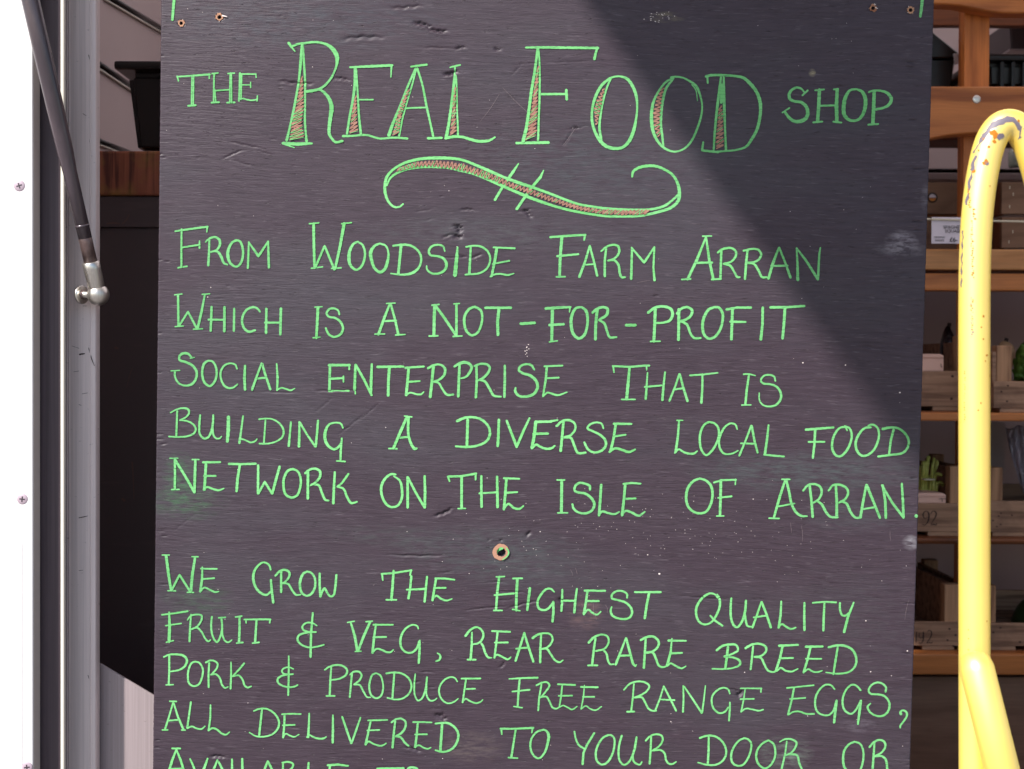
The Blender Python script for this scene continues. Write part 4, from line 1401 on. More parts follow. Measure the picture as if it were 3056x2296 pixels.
# a point of the edge at distance s out: (xl, HINGE_Y - s, zh + s*tan a); its shadow on the board plane
sA = (pA.x - xl)/tanaz                       # distance in front of the board plane at which x matches
s1 = sA + (HINGE_Y - pA.y)
zh = pA.z + sA*drop - s1*ALPHA_T
HL_ = .98                                    # how far it reaches out
print('hatch tan', round(ALPHA_T, 3), 'hinge z', round(zh, 3))
van = thing('market_trailer', 'white catering trailer with its side hatch lifted on a gas strut', 'trailer', (0.6, 1.16, 0))
def slab(name, x0, x1, p, q_, th, mat, parent):
    """a plate between lines p=(y,z) and q_=(y,z) running along x"""
    d = Vector((0, q_[0]-p[0], q_[1]-p[1])).normalized(); nn = Vector((0, -d.z, d.y))*th
    bm = bmesh.new(); V_ = []
    for x in (x0, x1):
        for a in (Vector((x, p[0], p[1])), Vector((x, q_[0], q_[1])), Vector((x, q_[0], q_[1]))+nn, Vector((x, p[0], p[1]))+nn): V_.append(bm.verts.new(a))
    for f in ((0, 1, 2, 3), (4, 7, 6, 5), (0, 4, 5, 1), (1, 5, 6, 2), (2, 6, 7, 3), (3, 7, 4, 0)): bm.faces.new([V_[i] for i in f])
    bmesh.ops.recalc_face_normals(bm, faces=bm.faces); return mesh_obj(name, bm, mat, parent)
M_roof = bpy.data.materials.new('added_translucent_roof'); M_roof.use_nodes = True  # translucency added so sunlight through the unseen roof lifts the dark interior
_n = M_roof.node_tree.nodes; _l = M_roof.node_tree.links; _o = _n['Material Output']; _d = _n['Principled BSDF']
_d.inputs['Base Color'].default_value = (.8, .78, .77, 1); _d.inputs['Roughness'].default_value = .5
_t = _n.new('ShaderNodeBsdfTranslucent'); _t.inputs[0].default_value = (.95, .86, .84, 1); _m = _n.new('ShaderNodeMixShader'); _m.inputs[0].default_value = .70
_l.new(_d.outputs[0], _m.inputs[1]); _l.new(_t.outputs[0], _m.inputs[2]); _l.new(_m.outputs[0], _o.inputs[0])
slab('lifted_hatch', xl, 2.05, (HINGE_Y, zh), (HINGE_Y-HL_, zh+HL_*ALPHA_T), 0.025, M_white, van)
FL = 0.42
xe = at(97, 1148, 1.078).x
box('side_panel', -1.75, xe, 1.078, 1.094, FL, zh+.06, M_white, van, .0012)
box('panel_edge_shade', xe, xe+.0006, 1.0795, 1.0935, FL, zh+.05, M_side_shade, van, 0)  # thin skin that puts shade into the panel's side colour
x1_ = at(121, 1148, 1.094).x; x2_ = at(181, 1148, 1.098).x; x3_ = at(190, 1148, 1.0965).x; x4_ = at(287, 1148, 1.125).x; x5_ = at(190, 1148, 1.125).x; x0_ = at(150, 1148, 1.125).x
box('rubber_seal', xe-.02, x2_, 1.0965, 1.1025, FL, zh, M_seal, van, .001)
box('cream_trim', x2_+.0002, x3_, 1.0968, 1.1015, FL, zh, M_cream, van, .0008)
pil = box('door_pillar', x0_, x4_, 1.125, 1.138, FL, zh, M_alu, van, .0035)
for gx in (.09, .16, .80):
    xx = x5_+(x4_-x5_)*gx
    box('pillar_ridge', xx, xx+.0011, 1.1242, 1.1260, FL, zh-.01, M_alu, van, .0004)
prism('corner_plate', [(284, 1975), (304, 1984), (455, 2074), (700, 2215), (700, 2500), (284, 2500)], 1.1415, .003, M_alu2, van, .0006)
box('sill', xe, 2.05, 1.150, 1.20, FL-.06, at(1500, 2480, 1.15).z, M_alu2, van, .002)
box('side_panel', 1.55, 2.3, 1.078, 1.115, FL, zh+.06, M_white, van, .0012)
box('floor', -1.75, 2.3, 1.205, 3.0, FL-.08, FL-.02, M_brownply, van)
box('rear_wall', -1.75, 2.3, 2.62, 2.66, FL-.02, zh+.06, M_wall, van)
bm = bmesh.new()          # single-skin roof out of view, translucent to brighten the interior
bm.faces.new([bm.verts.new(v) for v in ((-1.75, 1.125, zh+.01), (2.3, 1.125, zh+.01), (2.3, 2.615, zh+.01), (-1.75, 2.615, zh+.01))])
mesh_obj('roof_sheet', bm, M_roof, van)
for i in range(4): box('roof_rib', -1.70, 2.25, 1.30+i*.38, 1.335+i*.38, zh-.03, zh+.008, M_alu2, van)
box('end_wall', 2.26, 2.3, 1.13, 2.615, FL-.02, zh, M_wall, van)
box('end_wall', -1.75, -1.71, 1.13, 2.615, FL-.02, zh, M_wall, van)
WX = -0.62
box('inner_wall', WX-.03, WX, 1.13, 2.615, FL-.02, zh, M_wall, van)
def on_wall(px, py, off=0.0):
    d = ray(px, py); return CAM + d*((WX+off)/d.x)
for (a, b, w_) in (((310, -15), (500, 98), .0055), ((280, 184), (430, 285), .0055), ((270, 412), (420, 470), .0045)):
    p, q_ = on_wall(*a, off=.002), on_wall(*b, off=.002)
    tube('wall_seam', [p, q_], w_, M_plastic, van, 8)
    tube('wall_seam', [p+Vector((0.001, 0, -w_*1.2)), q_+Vector((0.001, 0, -w_*1.2))], w_*.35, M_cream, van, 6)

def screw(px, py, Y, rpx, mat, parent, slot=True):
    c = at(px, py, Y); r = rpx*mpp(Y); bm = bmesh.new(); n = 28; prof = [(0, .16), (.45, .15), (.85, .09), (1.0, .0), (1.0, -.1)]
    rings = []
    for (a, h_) in prof[1:]:
        rings.append([bm.verts.new((c.x+r*a*math.cos(6.2832*i/n), c.y-r*h_, c.z+r*a*math.sin(6.2832*i/n))) for i in range(n)])
    top = bm.verts.new((c.x, c.y-r*.16, c.z))
    for i in range(n):
        bm.faces.new((top, rings[0][i], rings[0][(i+1) % n]))
        for a, b in zip(rings[:-1], rings[1:]): bm.faces.new((a[i], b[i], b[(i+1) % n], a[(i+1) % n]))
    bmesh.ops.recalc_face_normals(bm, faces=bm.faces)
    s_ = mesh_obj('screw', bm, mat, parent, smooth=True)
    if slot:
        bm = bmesh.new()
        for k in (0, 1):
            a, b = (r*.50, r*.12) if k else (r*.12, r*.50)
            add_box(bm, c.x-a, c.x+a, c.y-r*(.175+.008*k), c.y-r*.10, c.z-b, c.z+b)
        bmesh.ops.rotate(bm, cent=c, matrix=Matrix.Rotation(random.uniform(-.4, .4), 3, 'Y'), verts=bm.verts)
        mesh_obj('screw_recess', bm, M_strut, s_)
    return s_
M_screw = MB('dull_screw', .5, .5, .1).col((.42, .33, .38)).m
screw(58, 555, 1.078, 17, M_screw, van); screw(67, 1490, 1.078, 16.5, M_screw, van); screw(81, 2290, 1.078, 16.5, M_screw, van)
# joint line and dimples in the panel
box('panel_joint', at(64, 1900, 1.078).x, at(67, 1900, 1.078).x, 1.0776, 1.079, FL, at(66, 1620, 1.078).z, M_white, van, .0003)

# gas strut (part of the trailer): ball stud, socket, cylinder
A = at(293, 880, 1.110); B = at(91, 0, 1.045)
d = (B-A).normalized(); top = A + d*((2.06-A.z)/d.z)
def onl(py, frac=None): return A + (B-A)*((880-py)/880.0)
st = tube('gas_strut', [onl(770), onl(500), onl(440), onl(300), top], [.0058, .0060, .0070, .0074, .0074], M_strut, van, 32)
tube('strut_lower_tube', [onl(778), onl(665)], .00585, M_rust, st, 32)
tube('strut_collar', [onl(668), onl(660)], .00615, M_strut, st, 32)
tube('strut_socket', [onl(868), onl(862), onl(800), onl(779), onl(776)], [.0066, .0072, .0076, .0076, .0066], M_steel, st, 32)
def ball(name, c, r, mat, parent, sx=1, sy=1, sz=1):
    bm = bmesh.new(); bmesh.ops.create_uvsphere(bm, u_segments=32, v_segments=18, radius=r)
    bmesh.ops.scale(bm, vec=(sx, sy, sz), verts=bm.verts); bmesh.ops.translate(bm, vec=c, verts=bm.verts)
    return mesh_obj(name, bm, mat, parent, smooth=True)
bc = at(293, 880, 1.110); ball('ball_socket', bc, 33*mpp(1.110), M_steel, st)
box('strut_bracket', top.x-.02, top.x+.02, top.y-.004, 1.0779, top.z-.03, top.z+.03, M_steel, st, .002)
wc_ = at(246, 880, 1.112); ax_ = Vector((.93, -.37, 0)).normalized()
tube('ball_stud', [wc_, wc_+ax_*.004, bc], [.0046, .0030, .0030], M_steel, st, 20)
tube('stud_washer', [wc_-ax_*.0022, wc_-ax_*.0018, wc_+ax_*.0002, wc_+ax_*.0006], [.0076, .0084, .0084, .0076], M_steel, st, 36)
tube('stud_nut', [wc_+ax_*.0007, wc_+ax_*.0026], [.0050, .0046], M_rust, st, 6)

# ================================================================ behind the sign, left
bt = thing('counter', 'dark counter with a red stained wooden top left of the sign', 'counter', (-.35, 1.36, FL))
a = at(285, 450, 1.34); b = at(900, 583, 1.34)
box('worktop', WX+.003, b.x+.3, 1.34, 1.75, at(380, 583, 1.34).z, at(380, 450, 1.34).z, M_red, bt, .003)
box('front_panel', WX+.003, .3, 1.348, 1.36, FL, at(380, 680, 1.348).z, M_blackpanel, bt, .002)
box('upper_panel', WX+.003, .3, 1.3445, 1.36, at(380, 679, 1.3445).z, at(380, 586, 1.3445).z, M_blackpanel, bt, .0015)

def tub(name, label, group, pxl, pxr, yt, yb, Y, depth, rim_px=26, taper=.05, ribs=0, mat=M_plastic):
    a = at(pxl, yt, Y); b = at(pxr, yb, Y); h_ = a.z-b.z; rh = rim_px*mpp(Y); w_ = b.x-a.x
    t = thing(name, label, 'crate', ((a.x+b.x)/2, Y+depth/2, b.z), group)
    bm = bmesh.new(); add_box(bm, a.x, b.x, Y, Y+depth, a.z-rh, a.z, .004); bmesh.ops.recalc_face_normals(bm, faces=bm.faces); mesh_obj('rim', bm, mat, t)
    bm = bmesh.new(); ins = .012; tp = taper*h_
    vs = add_box(bm, a.x+ins, b.x-ins, Y+ins, Y+depth-ins, b.z, a.z-rh-.0005)
    for v in bm.verts:
        if v.co.z < b.z+1e-5:
            v.co.x += tp if v.co.x < (a.x+b.x)/2 else -tp; v.co.y += tp if v.co.y < Y+depth/2 else -tp
    bmesh.ops.recalc_face_normals(bm, faces=bm.faces)
    bmesh.ops.bevel(bm, geom=list(bm.edges), offset=.008, segments=3, affect='EDGES'); mesh_obj('tub', bm, mat, t)
    for i in range(ribs):
        x = a.x+ins+.02+(w_-2*ins-.05)*i/max(ribs-1, 1)
        box('rib', x, x+.006, Y+.004, Y+.02, b.z, a.z-rh-.001, mat, t, .001)
    return t
# the left tub stands on the worktop
t = tub('plastic_tub', 'lidded black plastic tub on the red counter, left of the sign', None, 338, 760, 180, 450, 1.48, .30, 26, .09)
zc = at(380, 450, 1.34).z
# ================================================================ behind the sign, right: the shelf rack
XR = 1.35
rack = thing('wooden_shelf_rack', 'varnished pine shelf rack inside the trailer, right of the sign', 'shelf', (.95, 2.1, FL))
def rail(name, pts, Y, depth, mat, parent=rack): return prism(name, pts, Y, depth, mat, parent, .002)
rail('shaped_rail', [(2500, -190), (3900, -190), (3900, 20), (3300, 26), (3130, 36), (3056, 40), (2990, 39), (2950, 34), (2900, 24), (2860, 16), (2820, 13), (2780, 12), (2700, 20), (2500, 40)], 1.93, .03, M_pine)
pbox('rear_rail', 2500, -120, 3900, 81, 2.20, .02, M_pined, rack, .002)  # darker wood colour carries the shade behind the front rail
rl = rail('shaped_rail', [(2500, 258), (3900, 259), (3900, 440), (3300, 408), (3130, 396), (3000, 394), (2930, 396), (2870, 400), (2830, 404), (2785, 413), (2740, 424), (2640, 445), (2500, 450)], 1.93, .03, M_pine)
screw(2915, 297, 1.93, 12.5, M_steel, rack, False)
pbox('upright', 2880, -60, 2933, 2400, 1.965, .028, M_pinev, rack, .002)
pbox('upright', 3560, -60, 3613, 2400, 1.965, .028, M_pinev, rack, .002)
pbox('shelf_edge', 2500, 742, 3900, 810, 1.925, .035, M_pinel, rack, .003)
pbox('shelf_edge', 2500, 814, 3900, 872, 1.93, .03, M_pine, rack, .003)
def zof(py, Y, px=2900): return at(px, py, Y).z
zA = zof(1231, 1.905); zB = zof(1606, 1.925); zC = zof(1950, 1.925)
def shelf(z, yb, Y, mat, mt):
    x0, x1 = at(2400, 1148, Y).x, XR
    box('shelf_edge', x0, x1, Y, Y+.03, zof(yb, Y), z-.0002, mat, rack, .0025)
    for i in range(5): box('shelf_slat', x0, x1, Y+.034+i*.095, Y+.034+i*.095+.085, z-.014, z-.0004, mt, rack, .002)
shelf(zA, 1257, 1.89, M_pine, M_pined); shelf(zB, 1620, 1.92, M_pined, M_pined); shelf(zC, 2015, 1.92, M_pine, M_pined)
z2 = zof(258, 1.93); x0 = at(2400, 1148, 1.93).x
for i in range(4): box('shelf_slat', x0, XR, 1.965+.034+i*.1, 1.965+.034+i*.1+.09, z2-.014, z2-.0004, M_pined, rack, .002)
z3 = zof(742, 1.93)
for i in range(4): box('shelf_slat', x0, XR, 1.965+.034+i*.1, 1.965+.034+i*.1+.09, z3-.014, z3-.0004, M_pined, rack, .002)
pbox('base_board', 2400, 2019, 3900, 3300, 1.95, .018, M_brownply, rack, .002)
# ledge on the rear wall
led = thing('wall_ledge', 'pale grey ledge along the rear wall above the wooden crates', 'ledge', (.95, 2.5, zof(530, 2.45)))
pbox('ledge_lip', 2300, 514, 3900, 542, 2.42, .19, M_wall, led, .002)
pbox('ledge_gap', 2300, 502, 3900, 513.5, 2.44, .17, M_plastic, led, 0)

# black tubs on the upper shelf
t = thing('plastic_tub', 'black tub with a sloping lid on the shelf, just right of the sign', 'crate', (at(2780, 250, 2.05).x, 2.1, z2), 'black plastic tubs on the top shelf')
prism('sloping_lid', [(2500, -40), (2700, 30), (2790, 100), (2862, 158), (2863, 172), (2500, 176)], 2.02, .22, M_plastic, t, .002)
prism('tub', [(2500, 178), (2850, 178), (2838, 262), (2500, 262)], 2.03, .20, M_plastic, t, .002)
prism('latch', [(2846, 160), (2862, 160), (2860, 190), (2850, 192)], 2.015, .004, MB('clear_clip', .2).col((.35, .32, .33)).m, t, .0005)
tub('plastic_tub', 'wide ribbed black tub on the top shelf, right of the pine upright', 'black plastic tubs on the top shelf', 2931, 3330, 160, 260, 2.02, .24, 20, .05, ribs=9)
t = thing('plastic_container', 'smoky grey container hanging under the top rail at the right edge', 'container', (at(3060, 100, 2.3).x, 2.3, zof(152, 2.3)))
mcl = MB('smoky_plastic', .15, .5).col((.05, .045, .05)).m
prism('body', [(3012, 60), (3140, 60), (3120, 146), (3020, 146)], 2.28, .12, mcl, t, .003); pbox('base_rim', 3013, 146, 3128, 153, 2.275, .13, MB('clear_rim', .2).col((.3, .27, .28)).m, t, .001)
t = thing('glass_jar', 'small clear jar on the wall ledge, seen inside the yellow arch', 'jar', (at(3026, 480, 2.48).x, 2.48, zof(502, 2.48)))
c = at(3026, 501, 2.5); bm = bmesh.new()
tube_mesh(bm, [c, c+Vector((0, 0, .004)), c+Vector((0, 0, .03)), c+Vector((0, 0, .036))], [.009, .011, .011, .008], 20)
mesh_obj('jar_body', bm, MB('greenish_glass', .1, .6).col((.30, .33, .27)).m, t, smooth=True)

# wooden produce crates
def crate(label, pxl, pxr, yblock, yplank, Y, zb, depth=.30, mat=M_crate, pw=44, cat='crate'):
    xl_, xr_ = at(pxl, 1148, Y).x, at(pxr, 1148, Y).x; zp = zof(yplank, Y); zt = zof(yblock, Y+.008)
    t = thing('produce_crate', label, cat, ((xl_+xr_)/2, Y+depth/2, zb), 'wooden produce crates on the shelves')
    th = .006; foot = .007; pwm = pw*mpp(Y)
    z0 = zb+foot
    box('front_plank', xl_, xr_, Y, Y+th, z0, zp, mat, t, .001); box('rear_plank', xl_, xr_, Y+depth-th, Y+depth, z0, zp, mat, t, .001)
    for x in (xl_, xr_-th): box('side_plank', x, x+th, Y+th+.0003, Y+depth-th-.0003, z0+.004, zp+(zt-zp)*.85, mat, t, .001)
    for x in (xl_+th+.0004, xr_-th-pwm-.0004):
        for y in (Y+th+.0003, Y+depth-th-.0003-.022): box('corner_post', x, x+pwm, y, y+.022, z0+.004, zt+random.uniform(-.002, .002), M_cratev, t, .0015)
    n = 4
    for i in range(n): box('bottom_slat', xl_+.002, xr_-.002, Y+.008+i*(depth-.03)/n*1.0, Y+.008+i*(depth-.03)/n+.055, z0, z0+.0035, mat, t, .0006)
    for f in (xl_+.01, (xl_+xr_)/2, xr_-.07): box('foot', f, f+.05, Y+.001, Y+depth-.001, zb+.0002, z0-.0002, mat, t, .0006)
    return t
nails = M_stamp
cA1 = crate('weathered crate on the upper shelf beside the sign, holding the small pink box', 2180, 2915, 1003, 1108, 1.975, zA)
cA2 = crate('weathered crate on the upper shelf with green leaves, right of the yellow tube', 2966, 3600, 1035, 1138, 1.895, zA, pw=46)
cB1 = crate('crate stamped 92 with celery in it, beside the sign', 2170, 2906, 1392, 1503, 1.945, zB, pw=52)
cB2 = crate('crate holding a clear plastic bag, right of the yellow tube', 2948, 3640, 1392, 1495, 1.945, zB, pw=40)
cC1 = crate('empty crate stamped 92 on the lowest shelf beside the sign', 2150, 2893, 1745, 1857, 1.945, zC, pw=52)
cC2 = crate('empty crate on the lowest shelf, right of the yellow tube', 2925, 3620, 1745, 1860, 1.945, zC, pw=46)
# planks of a long brown box and two stapled boxes at the level of the price card
t = thing('wooden_box', 'brown wooden box with a round hand hole behind the price card', 'box', (at(2700, 600, 2.07).x, 2.15, z3))
pbox('front_board', 2400, 542, 2905, 640, 2.06, .012, M_brownply, t, .001); pbox('lower_board', 2400, 650, 2905, 760, 2.065, .012, M_brownply, t, .001)
pbox('inner_strip', 2400, 636, 2905, 649, 2.075, .01, M_pine, t, .0005)
c = at(2783, 590, 2.059); rr = 13*mpp(2.06)
bm = bmesh.new(); tube_mesh(bm, [c+Vector((rr*math.cos(a_), 0, rr*math.sin(a_))) for a_ in np.linspace(0, 6.2832, 29)], .0012, 8); mesh_obj('hole_ring', bm, M_plastic, t, smooth=True)
pbox('hole_paper', 2773, 579, 2794, 590, 2.0595, .0004, M_card, t, 0); pbox('hole_fruit', 2773, 592, 2794, 601, 2.0595, .0004, MB('orange', .5).col((.6, .2, .02)).m, t, 0)
t = thing('stapled_box', 'upper brown box with staples behind the yellow arch', 'box', (at(3150, 600, 2.0).x, 2.1, zof(642, 2.0)), 'stacked stapled boxes')
def sbox(t, y0, y1, st):
    pbox('front_board', 2990, y0, 3500, y1, 2.0, .010, M_brownply, t, .0012)
    x = at(2990, (y0+y1)/2, 2.0).x; z0_, z1_ = zof(y1, 2.0, 3150), zof(y0, 2.0, 3150)
    box('side_board', x, x+.008, 2.0103, 2.26, z0_, z1_, M_pined, t, .001)
    for (a_, b_) in st:
        pbox('staple', 2656+a_/3.325-1.2, 450+b_/3.325-4.5, 2656+a_/3.325+1.2, 450+b_/3.325+4.5, 1.9992, .0012, M_string, t, 0)
sbox(t, 543, 641, [(1190, 365), (1225, 432), (1188, 555)])
t = thing('stapled_box', 'lower brown box with staples resting on the pale shelf', 'box', (at(3150, 700, 2.0).x, 2.1, z3), 'stacked stapled boxes')
sbox(t, 648, 743, [(1220, 805), (1182, 905)])
t = thing('paper_sheet', 'pale grey paper standing behind the bagged crate', 'paper', (at(2970, 1330, 2.25).x, 2.25, zB+.02))
pbox('sheet', 2900, 1262, 2998, 1400, 2.24, .002, M_wall, t, 0)

# stamps and nail holes, same ink film method on the crate fronts
def plane_ink(Y):
    def mp(px, py):
        q_ = at(px, py, Y); return q_.x, q_.z
    return mp
def stamp(parent, Y, strokes, mat=M_stamp, name='stamped_number'):
    ink = Ink()
    for kind, P in strokes: ink.stroke(catmull(P, 2) if kind == '~' else linear(P, 3), 0, .12, mapf=plane_ink(Y), hf=lambda u, v: 0, k=mpp(Y))
    V_ = [(x, Y+y, z) for x, y, z in ink.V]
    me = bpy.data.meshes.new(name); me.from_pydata(V_, [], ink.F); me.materials.append(mat)
    o = link(bpy.data.objects.new(name, me), parent); me.transform(world_of(parent).inverted()); return o
def ty(P, ox, oy): return [(ox+a/3.325, oy+b/3.325, c/3.325) for a, b, c in P]
stamp(cB1, 1.945, [('~', ty([(372, 640, 7), (345, 655, 7), (328, 630, 15), (335, 600, 12), (360, 585, 8), (382, 605, 14), (385, 650, 18), (372, 695, 12), (345, 722, 7), (322, 715, 9)], 2656, 1350)),
  ('~', ty([(405, 610, 9), (418, 590, 7), (440, 585, 9), (458, 605, 15), (448, 645, 13), (420, 690, 7), (405, 722, 6), (430, 715, 11), (455, 722, 10), (462, 705, 5)], 2656, 1350))])
stamp(cC1, 1.945, [('-', ty([(262, 300, 9), (258, 400, 11)], 2656, 1796)), ('~', ty([(292, 310, 6), (290, 345, 8), (305, 362, 7), (325, 350, 8), (330, 300, 11), (332, 350, 13), (325, 390, 11), (305, 412, 8), (285, 408, 6)], 2656, 1796)),
  ('~', ty([(370, 300, 6), (385, 285, 7), (405, 290, 10), (412, 320, 12), (395, 365, 10), (365, 410, 7), (390, 405, 9), (412, 410, 8), (420, 395, 4)], 2656, 1796))])
def dots(parent, Y, pts, ox, oy, r=10):
    stamp(parent, Y, [('-', ty([(a-r*.3, b, r*1.7), (a+r*.3, b+1, r*1.7)], ox, oy)) for a, b in pts], MB('knot_mark', .8, .1).col((.085, .05, .04)).m, 'nail_mark')['kind'] = 'stuff'
dots(cB2, 1.945, [(1100, 605), (1078, 632), (1210, 625), (1022, 678), (1098, 716), (1060, 738)], 2656, 1350)
dots(cA2, 1.895, [(1170, 835), (1105, 895), (1160, 990), (1090, 1060)], 2656, 900, 12)
dots(cC1, 1.945, [(590, 270), (650, 330), (630, 440), (570, 380)], 2656, 1796, 12)
dots(cC2, 1.945, [(1095, 258), (1025, 305), (1290, 400)], 2656, 1796, 13)
dots(cA1, 1.975, [(620, 742), (610, 965)], 2656, 900, 16)
stamp(cC1, 1.945, [('-', ty([(430, 502, 9), (434, 522, 9)], 2656, 1796))])

for P in ([(265, 1039, 2.2), (272, 1066, 2.8), (282, 1092, 1.6)], [(236, 1546, 2), (250, 1543, 2.5), (262, 1540, 1.5)], [(236, 1703, 1.2), (248, 1702, 1.2)], [(236, 1208, 1.5), (243, 1210, 1.2)], [(246, 1176, 1.4), (262, 1173, 1.2)],
          [(265, 165, 2.5), (268, 178, 1.5)], [(248, 340, 1.5), (258, 346, 1.2)], [(263, 2015, 1.6), (266, 2025, 1.2)], [(270, 395, 1.5), (268, 425, 2)], [(220, 1110, 1.2), (235, 1108, 1.2)], [(215, 1033, 1), (236, 1040, 1)], [(238, 1058, 5), (252, 1056, 4)]):
    stamp(van, 1.1249, [('~' if len(P) > 2 else '-', P)], M_stamp, 'scratch_mark')
M_scuff = MB('pale_scuff', .7, .2).col((.17, .095, .08)).m
for P in ([(395, 1099, 2), (386, 1125, 1.8), (378, 1159, 1)], [(320, 668, 4), (338, 666, 6), (356, 668, 3)], [(366, 668, 4), (378, 656, 4), (386, 641, 2)], [(395, 1380, 5), (398, 1430, 3), (400, 1490, 2)], [(345, 1038, 8), (352, 1040, 6)], [(366, 1490, 9), (372, 1494, 8)]):
    stamp(bt, 1.3443 if P[0][1] < 680 else 1.3478, [('~' if len(P) > 2 else '-', P)], M_scuff, 'scuff_mark')
# little boxes resting in the crates
def punnet(label, px0, px1, y0, y1, Y):
    t = thing('punnet', label, 'punnet', (at((px0+px1)/2, y1, Y).x, Y+.06, zof(y1+20, Y)), 'pale card punnets')
    pbox('card_tray', px0, y0+10, px1, y1+60, Y, .11, M_pink, t, .002)
    prism('folded_rim', [(px0, y0), (px1-8, y0+1), (px1+2, y0+8), (px1-1, y0+13), (px0, y0+12)], Y-.002, .114, M_pink, t, .001)
    return t
p1 = punnet('pale pink card punnet sitting in the upper crate', 2640, 2816, 1056, 1108, 1.984)
stamp(p1, 1.983, [('-', ty([(505, 620, 5), (507, 650, 6), (520, 650, 5)], 2656, 900))], name='pen_mark')
p2 = punnet('orange pink card punnet under the celery', 2640, 2823, 1471, 1503, 1.954)
stamp(p2, 1.953, [('-', ty([(485, 462, 5), (550, 462, 6)], 2656, 1350)), ('-', ty([(515, 465, 6), (517, 490, 7)], 2656, 1350))], name='pen_mark')

# celery
m = MB('celery_green', .45, .4)
M_cel = m.set(color=m.ramp(m.noise(m.mapping((400, 400, 30)), 1.0, 3), [(.3, (.24, .25, .04)), (.6, (.48, .48, .11)), (.8, (.64, .62, .26))]))
M_leaf = MB('leaf_green', .45, .4); M_leaf = M_leaf.set(color=M_leaf.ramp(M_leaf.noise(M_leaf.mapping((60, 60, 60)), 1.0, 4), [(.3, (.07, .16, .02)), (.7, (.20, .38, .07))]))
t = thing('celery_bunch', 'bunch of cut green celery stalks standing in the stamped crate', 'vegetable', (at(2780, 1480, 2.0).x, 2.0, zof(1490, 2.0)))
def stalk(P, Y, r, mat=M_cel):
    S_ = catmull([(x, y, i) for i, (x, y) in enumerate(P)], 8); n = len(S_)
    return tube('stalk', [at(s_[0], s_[1], Y+.004*math.sin(i*.4)) for i, s_ in enumerate(S_)], [r*mpp(Y)*(1-.25*i/n) for i in range(n)], mat, t, 10)
for P, r in [([(2764, 1490), (2762, 1440), (2766, 1400), (2771, 1362)], 7), ([(2752, 1490), (2755, 1420), (2758, 1378)], 9), ([(2772, 1485), (2780, 1430), (2783, 1395), (2788, 1368)], 5), ([(2780, 1440), (2790, 1400), (2797, 1374)], 4.5),
             ([(2768, 1470), (2775, 1430), (2792, 1398), (2798, 1380)], 6), ([(2786, 1470), (2787, 1440), (2795, 1415), (2812, 1420)], 6.5), ([(2775, 1480), (2790, 1450), (2805, 1440), (2817, 1450)], 7.5), ([(2760, 1480), (2770, 1450), (2768, 1420)], 8), ([(2792, 1475), (2794, 1455), (2798, 1440)], 6), ([(2740, 1490), (2748, 1430), (2750, 1390)], 10)]:
    stalk(P, 2.0+random.uniform(-.012, .012), r)
box('tie_band', at(2757, 1, 2.0).x, at(2790, 1, 2.0).x, 1.978, 2.018, zof(1431, 2.0), zof(1427, 2.0), M_string, t, .001)
def leaf(parent, P, wd, Y, curl=.02, mat=None):
    S_ = catmull([(x, y, i) for i, (x, y) in enumerate(P)], 4); n = len(S_); bm = bmesh.new(); rows = []
    for i, s_ in enumerate(S_):
        f = i/(n-1); w_ = wd*math.sin(math.pi*min(max(f, .06), .97))**.6*mpp(Y); c_ = at(s_[0], s_[1], Y)
        row = []
        for j in range(-3, 4):
            q_ = j/3.0; row.append(bm.verts.new((c_.x+q_*w_, c_.y-curl*(1-q_*q_)+.004*math.sin(i*.9+j), c_.z+.003*math.sin(i*.7+j*2))))
        rows.append(row)
    for a_, b_ in zip(rows[:-1], rows[1:]):
        for j in range(6): bm.faces.new((a_[j], a_[j+1], b_[j+1], b_[j]))
    bmesh.ops.solidify(bm, geom=bm.faces, thickness=.0006)
    return mesh_obj('leaf', bm, mat or M_leaf, parent, smooth=True)
t = thing('leafy_vegetable', 'broad green leaves rising from the upper right crate', 'vegetable', (at(3060, 1130, 1.97).x, 1.97, zof(1150, 1.97)))
for P, wd, Y in [([(3040, 1150), (3035, 1110), (3042, 1070), (3050, 1025)], 14, 1.95), ([(3055, 1150), (3058, 1080), (3070, 1015)], 20, 1.945), ([(3080, 1150), (3085, 1080), (3110, 1020)], 26, 1.96), ([(3050, 1150), (3038, 1120), (3036, 1085)], 16, 1.93), ([(3120, 1150), (3125, 1090), (3150, 1040)], 26, 1.96), ([(3045, 1070), (3052, 1040), (3066, 1020)], 10, 1.92)]:
    leaf(t, P, wd, Y)
t = thing('leafy_vegetable', 'dark green leaves half hidden behind the yellow tube', 'vegetable', (at(2930, 1130, 2.05).x, 2.08, zof(1190, 2.05)))
for P, wd, Y in [([(2945, 1180), (2950, 1120), (2962, 1060)], 16, 2.06), ([(2930, 1180), (2932, 1110), (2940, 1050)], 18, 2.07)]: leaf(t, P, wd, Y)

